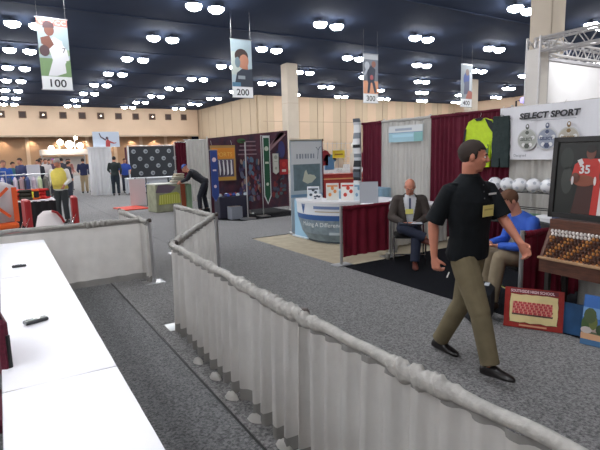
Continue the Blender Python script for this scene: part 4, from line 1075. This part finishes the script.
def torso(B, pel, nk, side, m, inf=0.0, zlow=-.02, scale=1.0, bend=0.0, belly=0.0, wide=1.0):
    """pel, nk: pelvis centre and neck base; side: unit vector to the person's right"""
    pel, nk, side = V(pel), V(nk), V(side).normalized()
    ax = nk-pel; L = ax.length; t = ax/L; fw = (t.cross(side))
    prof = [(-.14,.115,.095,.0),(-.08,.150,.112,-.005),(.0,.163,.118,-.008),(.10,.158,.110,.0),(.22,.148,.104,.006+belly),(.36,.155,.110,.008+belly*.8),(.52,.170,.120,.006),(.68,.180,.120,.0),(.79,.178,.106,-.006),(.87,.156,.092,-.010),(.94,.104,.076,-.008),(1.0,.062,.062,-.004),(1.03,.05,.055,0)]
    R = []
    for k, a, b, o in prof:
        if k < zlow: continue
        c = pel+ax*k+fw*(o+bend*sin(pi*max(0,min(1,k))))
        R.append((c, side*(a*wide+inf)*scale, fw*(b+inf+belly*.6*(1 if .1<k<.6 else 0))*scale))
    B.rings(R, m, 24)
    return fw
def limb(B, pts, rad, m):
    for i in range(len(pts)-1): B.cap(pts[i], rad[i][1] if isinstance(rad[i], tuple) else rad[i], pts[i+1], rad[i+1][0] if isinstance(rad[i+1], tuple) else rad[i+1], m, 14)
def limbp(B, a, b, prof, m, n=16):
    """profile [(t, radius)] along a-b with rounded ends"""
    a, b = V(a), V(b); d = b-a; t = d.normalized(); u = t.orthogonal().normalized(); w = t.cross(u)
    r0, r1 = prof[0][1], prof[-1][1]
    R = [(a-t*r0*.9, u*r0*.2, w*r0*.2), (a-t*r0*.55, u*r0*.8, w*r0*.8)]
    for k, r in prof: R.append((a+d*k, u*r, w*r))
    R += [(b+t*r1*.55, u*r1*.8, w*r1*.8), (b+t*r1*.9, u*r1*.2, w*r1*.2)]
    B.rings(R, m, n)
def hand(B, wr, d, nrm, thumb, m, curl=.5, s=1.0):
    """wr wrist, d direction of the hand, nrm direction the palm faces, thumb = side vector towards thumb"""
    wr, d, nrm = V(wr), V(d).normalized(), V(nrm); nrm = (nrm-d*nrm.dot(d)).normalized(); sd = V(thumb); sd = (sd-d*sd.dot(d)-nrm*sd.dot(nrm)).normalized()
    B.rings([(wr-d*.02*s, sd*.026*s, nrm*.020*s),(wr+d*.01*s, sd*.029*s, nrm*.018*s),(wr+d*.05*s, sd*.040*s, nrm*.016*s),(wr+d*.09*s, sd*.042*s, nrm*.013*s),(wr+d*.10*s, sd*.036*s, nrm*.009*s)], m, 16)
    for k, (o, L) in enumerate([(.032,.072),(.011,.080),(-.011,.075),(-.032,.058)]):
        p = wr+d*.088*s+sd*o*s; a = curl*.7; q = p+(d*cos(a)+nrm*sin(a))*L*.45*s; a2 = curl*1.7; r = q+(d*cos(a2)+nrm*sin(a2))*L*.33*s; a3 = curl*2.5; e = r+(d*cos(a3)+nrm*sin(a3))*L*.25*s
        B.cap(p, .0098*s, q, .0090*s, m, 8); B.cap(q, .0090*s, r, .0082*s, m, 8); B.cap(r, .0082*s, e, .0070*s, m, 8)
    p = wr+d*.03*s+sd*.028*s; q = p+(sd*.75+d*.65+nrm*.25*curl*2).normalized()*.038*s; r = q+(d*.9+sd*.25+nrm*curl).normalized()*.03*s
    B.cap(p, .014*s, q, .011*s, m, 8); B.cap(q, .011*s, r, .0088*s, m, 8)
def head(B, c, Hm, m, ears=True):
    T = Matrix.Translation(V(c)) @ Hm
    def E(p, r, n=16): B.ball(p, r, m, T, n, 10)
    E((0,-.012,.035), (.076,.096,.088)); E((0,.012,-.012), (.066,.082,.090)); E((0,.036,-.066), (.045,.048,.042)); E((0,.062,-.088), (.022,.018,.018))
    E((0,.082,.028), (.048,.014,.010)); E((.030,.072,-.018),(.020,.018,.020)); E((-.030,.072,-.018),(.020,.018,.020))
    B.rings([(T@V((0,.090,.022)),T.to_3x3()@V((.007,0,0)),T.to_3x3()@V((0,.008,0))),(T@V((0,.101,.0)),T.to_3x3()@V((.010,0,0)),T.to_3x3()@V((0,.012,0))),(T@V((0,.110,-.016)),T.to_3x3()@V((.014,0,0)),T.to_3x3()@V((0,.015,0))),(T@V((0,.098,-.028)),T.to_3x3()@V((.011,0,0)),T.to_3x3()@V((0,.012,0)))], m, 10)
    E((0,.088,-.047),(.022,.010,.006)); E((0,.084,-.058),(.019,.010,.007))
    if ears:
        for s in (-1,1): E((s*.078,-.008,-.002),(.010,.019,.031),12); 
def headparts(root, c, Hm, hair, style, eyes=True, skin=None):
    T = Matrix.Translation(V(c)) @ Hm
    if style != 'bald' or hair:
        b = MB(); b.ball((0,-.014,.035), (.0785,.099,.0915), hair, None, 32, 22)
        me = b.mesh('hair'); bm = bmesh.new(); bm.from_mesh(me)
        def keep(p):
            x, y, z = p
            if style == 'bald': return -.055 < z < .05 and y < .015 and (abs(x) > .05 or y < -.05)
            if style == 'cap': return z > .045
            front = .072 if style == 'short' else .055
            if y > .05: return z > front-.012
            if y > .015: return z > .028+(y-.015)*.9
            if y > -.03: return z > .0 or (y > .0 and z > -.018)
            return z > (-.075 if style == 'long' else -.06+(y+.03)*-.3)
        bmesh.ops.delete(bm, geom=[f for f in bm.faces if not keep(f.calc_center_median())], context='FACES')
        bmesh.ops.recalc_face_normals(bm, faces=bm.faces); bm.transform(T); bm.to_mesh(me); bm.free(); me.polygons.foreach_set('use_smooth', [True]*len(me.polygons))
        o = bpy.data.objects.new('cap' if style == 'cap' else 'hair', me); COL.objects.link(o); o.parent = root
        sm = o.modifiers.new('s', 'SOLIDIFY'); sm.thickness = .009; sm.offset = -.2
        tx = bpy.data.textures.get('hair') or bpy.data.textures.new('hair', 'CLOUDS'); tx.noise_scale = .03
        dm = o.modifiers.new('d', 'DISPLACE'); dm.texture = tx; dm.strength = .010; dm.mid_level = .5
    if eyes:
        for s in (-1, 1):
            b = MB(); p = V((s*.030,.080,.006)); b.ball(p, (.013,.008,.007), K((220,214,208),.3), T, 12, 8); b.ball(p+V((0,.005,0)), (.0062,.005,.0062), K((40,28,22),.2), T, 10, 6); b.build('eye', root, True)
            b = MB(); b.tube([T@V((s*.014,.094,.026)), T@V((s*.030,.094,.031)), T@V((s*.047,.082,.026))], .0042, K((60,42,34),.8), 6); b.build('eyebrow', root)
        b = MB(); b.tube([T@V((-.02,.094,-.052)), T@V((0,.0985,-.0515)), T@V((.02,.094,-.052))], .0028, K((150,80,72),.5), 6); b.build('lips', root)
def shoe(B, an, fwd_, m, s=1.0, pitch_=0.0, sole=None):
    an = V(an); f = V(fwd_).normalized(); f = (f*cos(pitch_)+Z3*sin(pitch_)).normalized(); sd = f.cross(Z3).normalized(); up = sd.cross(f)
    base = an-Z3*0
    R = []
    for y, w, h, z in [(-.085,.012,.020,-.055),(-.075,.030,.036,-.045),(-.03,.036,.050,-.035),(.03,.038,.050,-.035),(.08,.043,.036,-.048),(.13,.046,.028,-.056),(.17,.038,.022,-.062),(.195,.014,.012,-.068)]:
        R.append((base+f*y*s+up*z*s, sd*w*s, up*h*s))
    B.rings(R, m, 16)
def Hrot(yaw_=0, pit=0, rol=0): return Matrix.Rotation(yaw_,4,'Z') @ Matrix.Rotation(pit,4,'X') @ Matrix.Rotation(rol,4,'Y')

def person(label, loc, facing, J, skin, top, bottom, shoes, hair=None, style='short', vox=.007, sleeves='short', detail=True, group=None, jacket=None, tall=1.0, curlR=.5, curlL=.5, belly=0.0, wide=1.0, palmR=(-1,0,0), palmL=(1,0,0), thumbR=(0,1,0), thumbL=(0,1,0), topname='shirt', bend=0.0):
    rz = math.atan2(-facing[0], facing[1]); root = thing('person', label, 'person', loc, rz, group); root.scale = (tall,)*3
    side = V(J.get('side', (1,0,0)))
    P_ = {k: V(v) for k, v in J.items() if isinstance(v, tuple)}
    hm = J.get('H', Matrix.Identity(4))
    # continuous body
    B = MB()
    torso(B, P_['pel'], P_['neck'], side, skin, -.022, -1, bend=bend, belly=belly, wide=wide)
    hc = P_['head']; nb = P_['neck']
    limbp(B, nb-V((0,0,.03)), hc+(hm @ V((0,-.02,-.05)) - V((0,0,0))), [(0,.060),(.5,.056),(1,.055)], skin)
    head(B, hc, hm, skin)
    for s in 'RL':
        sh, el, wr = P_['sh'+s], P_['el'+s], P_['wr'+s]
        limbp(B, sh-V((0,0,.015)), el, [(0,.042),(.4,.045),(1,.038)], skin); limbp(B, el, wr, [(0,.039),(.25,.040),(.7,.031),(1,.025)], skin)
        dd = P_.get('hd'+s, wr-el); hand(B, wr, dd, palmR if s == 'R' else palmL, thumbR if s == 'R' else thumbL, skin, curlR if s == 'R' else curlL)
        hp, kn, an = P_['hp'+s], P_['kn'+s], P_['an'+s]
        limbp(B, hp, kn, [(0,.080),(.5,.066),(1,.050)], skin); limbp(B, kn, an, [(0,.050),(.3,.052),(.8,.036),(1,.034)], skin); B.cap(an-V((0,0,.01)), .032, an+V((0,0,-.03)), .03, skin)
    bake(B, 'body', root, vox, 1)
    # top
    B = MB(); inf = .014 if not jacket else .010
    torso(B, P_['pel'], P_['neck'], side, top, inf, -.09 if not jacket else -.02, bend=bend, belly=belly, wide=wide)
    for s in 'RL':
        sh, el, wr = P_['sh'+s], P_['el'+s], P_['wr'+s]
        ch = P_['neck']+(P_['pel']-P_['neck'])*.2
        limbp(B, ch.lerp(sh,.40), sh-V((0,0,.012)), [(0,.064),(1,.056)], top)
        if sleeves == 'short':
            e2 = sh.lerp(el, .95); B.rings([(sh+(sh-el).normalized()*.05, V((.03,0,0)), V((0,.03,0)))]+[(sh.lerp(e2,k), *[q*r for q in ortho(el-sh)]) for k, r in ((0,.060),(.3,.066),(.7,.070),(1,.074))], top, 18)
        else:
            limbp(B, sh, el, [(0,.066),(.5,.060),(1,.054)], top); limbp(B, el, el.lerp(wr,.93), [(0,.054),(.5,.048),(1,.038)], top)
    bake(B, topname, root, vox*1.05, 3)
    if jacket:
        B = MB()
        torso(B, P_['pel'], P_['neck'], side, jacket, .030, -.05, bend=bend, belly=belly, wide=wide)
        for s in 'RL':
            sh, el, wr = P_['sh'+s], P_['el'+s], P_['wr'+s]
            ch = P_['neck']+(P_['pel']-P_['neck'])*.2
            limbp(B, ch.lerp(sh,.45), sh, [(0,.084),(1,.080)], jacket)
            limbp(B, sh, el, [(0,.080),(.5,.072),(1,.066)], jacket); limbp(B, el, el.lerp(wr,.93), [(0,.066),(.5,.056),(1,.046)], jacket)
        o = bake(B, 'jacket', root, vox*1.1, 3)
        # open the front in a V
        bm = bmesh.new(); bm.from_mesh(o.data); pe, nk = P_['pel'], P_['neck']; ax = nk-pe; L = ax.length; t = ax/L; fw = t.cross(side)
        def infront(f):
            p = f.calc_center_median()-pe; k = p.dot(t)/L; x = abs(p.dot(side)); y = p.dot(fw)
            return y > .05 and k > .1 and x < (.03+.085*max(0,k-.1)) or (k > .86 and y > -.02 and x < .085)
        bmesh.ops.delete(bm, geom=[f for f in bm.faces if infront(f)], context='FACES'); bm.to_mesh(o.data); bm.free()
        sm = o.modifiers.new('s', 'SOLIDIFY'); sm.thickness = .008; sm.offset = -1
    # trousers
    B = MB(); pe, nk = P_['pel'], P_['neck']; t = (nk-pe).normalized(); fw = t.cross(side)
    for s in 'RL':
        hp, kn, an = P_['hp'+s], P_['kn'+s], P_['an'+s]
        limbp(B, hp, kn, [(0,.099),(.25,.101),(.6,.090),(1,.078)], bottom)
        lo = kn.lerp(an, 1.0); d_ = (lo-kn).normalized(); q = ortho(lo-kn)
        B.rings([(kn-d_*.05, q[0]*.03, q[1]*.03)]+[(kn.lerp(lo,k), q[0]*r, q[1]*r) for k, r in ((-.02,.072),(.2,.076),(.6,.072),(.9,.070),(1.0,.072))], bottom, 18)
    B.rings([(pe-t*.10, side*.09, fw*.09),(pe-t*.05, side*.150, fw*.108),(pe, side*.158*wide, fw*.112),(pe+t*.03, side*.150*wide, fw*.105)], bottom, 24)
    bake(B, 'trousers', root, vox*1.05, 3)
    for s in 'RL':
        B = MB(); shoe(B, P_['an'+s]-V((0,0,.012)), P_.get('ft'+s, V((0,1,0))), shoes, 1.0, J.get('fp'+s, 0.0)); bake(B, 'shoe', root, max(vox, .006), 1)
    headparts(root, hc, hm, hair, style, detail)
    return root
def ortho(d):
    t = V(d).normalized(); u = t.orthogonal().normalized(); return u, t.cross(u)

blackshirt = mat('black_polo', (20,24,28), .8, var=.15, vscale=9, bump=.5, bscale=14, spec=.2)
khaki = mat('khaki_twill', (112,102,80), .85, var=.1, vscale=7, bump=.6, bscale=11, spec=.2)
# --- walking man
J = dict(pel=(0,0,.945), neck=(0,-.005,1.535), head=(.01,.03,1.675), H=Hrot(radians(38), radians(-6)),
 shR=(.192,-.03,1.445), elR=(.245,-.14,1.18), wrR=(.235,-.135,.92), hdR=(-.02,.03,-.2),
 shL=(-.188,.02,1.440), elL=(-.225,.14,1.20), wrL=(-.225,.29,1.03), hdL=(-.0,.12,-.16),
 hpR=(.085,.02,.90), knR=(.085,.18,.515), anR=(.08,.275,.145), fpR=.12,
 hpL=(-.085,-.02,.90), knL=(-.09,-.11,.50), anL=(-.095,-.33,.105), fpL=-.04)
w = person('man in a black polo and khaki trousers walking along the aisle', (3.03,2.42,.012), (.04,-1), J, skinR, blackshirt, khaki, K((26,22,22),.35), K((56,46,42),.9), 'short', .0062, 'short', True, curlR=.9, curlL=.75, wide=1.17)
b = MB(); M = frame((.055,.158,1.235),(-1,0,0),(0,.05,1)); b.box((.06,.045,0),(.125,.085,.004),K((226,210,130),.5),M); b.rect(M,.01,.05,.10,.012,K((190,170,100),.5),.003); b.build('yellow_badge', w)
b = MB(); M = frame((-.035,.142,1.395),(-1,0,0),(0,-.05,1)); b.box((.045,.006,0),(.09,.014,.004),K((220,220,224),.5),M); b.build('white_chest_print', w)
b = MB(); b.rings([((0,-.008,1.505),(.075,0,0),(0,.078,.0)),((0,-.006,1.545),(.066,0,0),(0,.068,.0)),((0,-.004,1.53),(.078,0,0),(0,.082,0))], blackshirt, 24, cap=False); b.build('collar', w, True)
b = MB()
for k in range(3): b.ball((-.0,.118+.006*k,1.47-.05*k),(.006,.003,.006),K((80,80,84),.3),n=8,k=5)
b.build('buttons', w)
t = thing('pen', 'small white pen held in the walking man\'s lowered hand', 'pen', (2.83,2.44,.80), .6); b = MB(); b.tube([(-.065,0,0),(.055,0,.006)], .0055, K((236,234,230),.4), 8); b.build('barrel', t); b = MB(); b.tube([(.055,0,.006),(.07,0,.007)], .003, blackM, 6); b.build('tip', t)

def chair_simple(x, y, rz, label, seatm, z=.46):
    t = thing('stacking_chair', label, 'chair', (x,y,.014), rz)
    b = MB(); b.box((0,0,z-.03),(.46,.44,.05),seatm,ch=.02); b.build('seat', t)
    b = MB(); b.box((0,-.235,.74),(.44,.035,.32),seatm,ch=.016); b.build('backrest', t)
    for sx in (-1,1):
        b = MB(); b.tube([(sx*.235,.21,0),(sx*.235,.20,z-.04),(sx*.235,-.2,z-.05)], .011, chrome, 8); b.build('leg', t)
        b = MB(); b.tube([(sx*.235,-.25,0),(sx*.235,-.21,z-.05),(sx*.225,-.245,.86)], .011, chrome, 8); b.build('leg', t)
    b = MB(); b.tube([(-.235,.2,.16),(.235,.2,.16)], .009, chrome, 6); b.build('stretcher', t)
    return t
# --- seated bald man
f = V((-.66,-.75,0)).normalized(); seatp = V((5.33,5.38,.014)); rzb = math.atan2(-f.x, f.y)
chair_simple(seatp.x, seatp.y, rzb, 'chrome legged chair under the seated bald man', blackM)
J = dict(pel=(0,-.05,.56), neck=(0,.05,1.06), head=(.0,.115,1.185), H=Hrot(radians(-4), radians(-30)),
 shR=(.19,.03,.985), elR=(.27,.08,.72), wrR=(.10,.30,.66), hdR=(-.2,.12,-.05), shL=(-.19,.03,.985), elL=(-.27,.08,.72), wrL=(-.10,.30,.66), hdL=(.2,.12,-.05),
 hpR=(.09,-.02,.53), knR=(.13,.42,.60), anR=(-.20,.46,.47), ftR=(-.55,.6,-.1), hpL=(-.09,-.02,.52), knL=(-.08,.41,.49), anL=(-.06,.46,.11), fpR=.1)
p = person('seated bald man in a dark jacket reading with one leg crossed', tuple(seatp), f, J, skinR, K((206,208,214),.7), mat('navy_trousers',(30,36,56),.8,var=.1,vscale=8), K((86,42,34),.5), K((150,140,132),.9), 'bald', .0075, 'long', True, jacket=mat('brown_jacket',(62,54,50),.85,var=.12,vscale=8), palmR=(0,-.2,1), palmL=(0,-.2,1), thumbR=(0,1,0), thumbL=(0,1,0), curlR=.6, curlL=.6, belly=.03)
b = MB(); M = frame((.07,.190,.78),(-1,0,0),(0,-.12,1)); b.box((.06,.04,0),(.115,.075,.004),K((214,206,110),.5),M); b.build('yellow_badge', p)
b = MB(); b.box((0,0,0),(.03,.01,.2),K((70,80,110),.6),Matrix.Translation(V((0,.165,.92)))); b.build('necktie', p)
t = thing('open_notebook', 'dark open notebook on the lap of the seated bald man', 'notebook', tuple(seatp+f*.36+V((0,0,.665))), rzb); b = MB(); b.box((-.09,0,0),(.18,.23,.012),K((34,38,52),.6),None,0,.003); b.box((.09,0,0),(.18,.23,.012),K((34,38,52),.6),None,0,.003); b.build('cover', t); b = MB(); b.box((-.085,0,.009),(.15,.20,.006),K((200,204,212),.6)); b.build('page', t)

# --- seated man in blue
f = V((-.90,.43,0)).normalized(); seatp = V((4.86,3.06,.014)); rzb = math.atan2(-f.x, f.y)
chair_simple(seatp.x, seatp.y, rzb, 'dark chair under the man in the blue shirt', blackM)
J = dict(pel=(0,-.05,.57), neck=(0,.16,1.02), head=(.0,.265,1.165), H=Hrot(radians(0), radians(-34)),
 shR=(.19,.10,.965), elR=(.25,.16,.70), wrR=(.12,.40,.70), hdR=(-.14,.2,.02), shL=(-.19,.10,.965), elL=(-.25,.16,.70), wrL=(-.08,.42,.70), hdL=(.08,.2,.02),
 hpR=(.09,-.02,.53), knR=(.12,.42,.58), anR=(.12,.42,.11), hpL=(-.09,-.02,.53), knL=(-.12,.42,.58), anL=(-.12,.50,.11))
bluem = mat('blue_shirt',(48,92,190),.75,var=.12,vscale=6,bump=.4,bscale=12)
p = person('seated man in a bright blue shirt bending over a paper', tuple(seatp), f, J, skinM, bluem, mat('tan_trousers',(134,120,98),.85,var=.08,vscale=8), K((74,58,46),.5), K((92,62,44),.9), 'short', .0068, 'long', True, palmR=(0,-.2,1), palmL=(0,-.2,1), curlR=.6, curlL=.6, bend=-.02)
t = thing('paper_sheet', 'small white paper held by the man in the blue shirt', 'paper', tuple(seatp+f*.60+V((0,0,.745))), rzb); b = MB(); M = Matrix.Rotation(.5,4,'X'); b.box((0,0,0),(.15,.20,.004),K((232,232,234),.6),M); b.build('sheet', t); b = MB(); b.box((0,.02,.003),(.11,.10,.001),K((180,182,190),.6),M); b.build('print', t)

# --- bending man at the green table
f = V((-.55,.83,0)).normalized(); f = V((-.9,.45,0)).normalized()
J = dict(pel=(0,-.12,.93), neck=(0,.34,1.28), head=(0,.47,1.36), H=Hrot(0, radians(-40)),
 shR=(.19,.28,1.25), elR=(.24,.42,1.02), wrR=(.18,.58,.96), hdR=(0,.2,-.1), shL=(-.19,.28,1.25), elL=(-.24,.42,1.02), wrL=(-.18,.58,.96), hdL=(0,.2,-.1),
 hpR=(.10,-.12,.88), knR=(.12,-.06,.48), anR=(.13,-.12,.105), hpL=(-.10,-.12,.88), knL=(-.12,.06,.48), anL=(-.14,.05,.105))
blk = K((30,32,40),.8)
person('man in dark clothes bending over the yellow green table', (5.30,14.35,.012), f, J, skinM, blk, K((26,30,42),.8), blackM, K((60,80,140),.8), 'cap', .013, 'long', False, topname='coat')

# --- man in the yellow vest
ym = mat('yellow_knit',(226,206,96),.85,var=.06,vscale=12)
J0 = dict(pel=(0,0,.945), neck=(0,.02,1.50), head=(0,.07,1.635), H=Hrot(radians(-20), radians(-30)),
 shR=(.20,.0,1.43), elR=(.27,-.05,1.17), wrR=(.24,.14,1.02), hdR=(0,.15,-.12), shL=(-.20,.0,1.43), elL=(-.27,.0,1.17), wrL=(-.2,.20,1.05), hdL=(0,.15,-.12),
 hpR=(.09,0,.90), knR=(.10,.02,.49), anR=(.11,0,.105), hpL=(-.09,0,.90), knL=(-.10,.02,.49), anL=(-.11,0,.105))
p = person('grey haired man in a yellow vest over a white shirt', (1.38,14.6,.012), (-.5,-.86), J0, skinR, K((226,222,216),.8), K((50,54,56),.8), blackM, K((168,156,148),.9), 'short', .012, 'long', False, belly=.03, wide=1.1)
B = MB(); torso(B, J0['pel'], J0['neck'], (1,0,0), ym, .026, -.04, belly=.03, wide=1.1); bake(B, 'yellow_vest', p, .012, 2)

# --- background visitors
def bg(label, loc, facing, top, bot, hair, style='short', tall=1.0, lean=0.0, hd=0.0, **k):
    J = dict(J0); J['H'] = Hrot(hd, radians(-8)); J['wrR'] = (.24,.05,.95); J['hdR'] = (0,.03,-.2); J['wrL'] = (-.22,.16,1.06)
    return person(label, loc, facing, J, skinM, K(top,.8), K(bot,.8), blackM, K(hair,.9), style, .016, k.pop('sleeves','long'), False, tall=tall, **k)
bg('tall visitor in a dark green coat standing before the white column', (4.52,23.4,.012), (.3,1), (36,46,46), (32,42,54), (40,34,32), tall=1.03)
bg('visitor in a blue shirt behind the long white counter', (5.3,24.95,.012), (0,-1), (44,74,158), (40,44,60), (80,60,50), sleeves='short', tall=.97)
bg('visitor in a navy shirt and khaki trousers seen from behind', (3.62,26.5,.012), (.1,1), (36,42,78), (166,146,116), (50,40,36), tall=1.0)
bg('visitor in grey blue seated tone clothes right of the khaki trousers', (4.15,27.2,.012), (-.5,.8), (120,132,152), (60,72,96), (70,60,54), tall=.95)
bg('visitor in a dark jacket holding up a pale bag, behind the yellow vest', (1.45,22.5,.012), (-.8,-.3), (34,36,46), (70,72,84), (46,38,36), tall=1.0)
bg('visitor in a white shirt left of the crowd before the lit booth', (1.85,25.5,.012), (.3,-1), (214,206,206), (60,58,66), (90,70,60), tall=1.02)
bg('visitor in a purple cap among the crowd', (2.2,26.0,.012), (.6,-.7), (96,72,92), (56,54,66), (150,80,150), 'cap', tall=1.02)
bg('visitor in a charcoal shirt in the middle of the crowd', (2.72,27.0,.012), (-.2,1), (62,60,70), (50,50,60), (40,34,34), tall=1.03)
bg('visitor in a rust shirt beside the charcoal one', (3.12,28.5,.012), (.2,-1), (150,96,84), (70,66,76), (60,46,40), tall=1.0)
bg('visitor in a black coat at the right of the crowd', (2.6,23.8,.012), (.8,.4), (44,44,54), (52,56,68), (50,42,40), tall=.94)
bg('visitor in a bright blue shirt at the far left behind the racks', (.12,19.5,.012), (.3,-1), (40,86,170), (60,60,70), (120,90,80), tall=1.0)
bg('visitor in a dark blue shirt by the rear clothes rack', (.75,21.5,.012), (-.6,-.6), (60,66,104), (60,62,70), (70,56,50), tall=1.04)
bg('visitor in a grey top at the back left of the crowd', (2.35,29.5,.012), (-.3,-1), (120,116,124), (66,62,70), (70,56,48))
bg('visitor in a pink top under the lit booth', (3.35,30.0,.012), (.4,-.8), (196,140,140), (76,70,80), (96,66,50))
bg('visitor in a black shirt between the racks and the crowd', (1.75,27.5,.012), (.9,.1), (40,38,46), (58,56,66), (60,44,38), tall=1.04)
bg('visitor in a teal shirt bending near the racks', (.45,22.5,.012), (.5,-.8), (60,110,120), (60,60,72), (50,40,36), tall=.96)
t = thing('white_notice_stand', 'pale upright notice board beside the racks at the far left', 'notice board', (1.05,19.8,.013)); b = MB(); b.box((0,0,1.2),(.42,.04,.75),K((206,204,212),.6),ch=.01); b.build('board', t); b = MB(); b.tube([(0,.03,0),(0,.03,1.2)],.02,alu,6); b.box((0,.03,.01),(.4,.3,.02),alu); b.build('stand', t)

# small pieces belong to the part they sit on
UNDER = {'eye':'body','eyebrow':'body','lips':'body','hair':'body','buttons':'shirt','collar':'shirt','white_chest_print':'shirt','hem':'curtain','screen':'body','keypad':'body','antenna_stub':'body',
 'slotted_cap':'pole','lettering':'vinyl_sheet','small_lettering':'vinyl_sheet','printed_ball':'vinyl_sheet','number_panel':'printed_sheet','lip':'wooden_frame','small_figures':'sloping_board','tape':'carton','light_rays':'printed_cloth',
 'printed_collage':'printed_cloth','tree_emblem':'curved_graphic','small_print_bands':'curved_graphic','side_panel':'cloth','necktie':'shirt','number_print':'folded_cloth','cross_bar':'pole','box_lid':'box_base','blue_logo':'body','printed_face':'board','printed_front':'card'}
for root in [o for o in bpy.data.objects if o.parent is None and o.type == 'EMPTY']:
    ch = {}
    for c in root.children: ch.setdefault(c.name.split('.')[0], c)
    for c in list(root.children):
        n = c.name.split('.')[0]; p_ = UNDER.get(n)
        if n == 'lettering' and 'curved_graphic' in ch: p_ = 'curved_graphic'
        if p_ in ch and ch[p_] is not c and c.matrix_basis == Matrix.Identity(4): c.parent = ch[p_]

# ------------------------------------------------------------------ world and view
W = bpy.data.worlds.new('world'); S.world = W; W.use_nodes = True
W.node_tree.nodes['Background'].inputs['Color'].default_value = (.02,.025,.035,1); W.node_tree.nodes['Background'].inputs['Strength'].default_value = .3
S.view_settings.view_transform = 'Standard'; S.view_settings.look = 'None'; S.view_settings.exposure = 0.08; S.view_settings.gamma = 1.0
S.view_settings.use_curve_mapping = False
S.cycles.use_denoising = True; S.cycles.max_bounces = 6; S.cycles.diffuse_bounces = 4; S.cycles.sample_clamp_indirect = 6
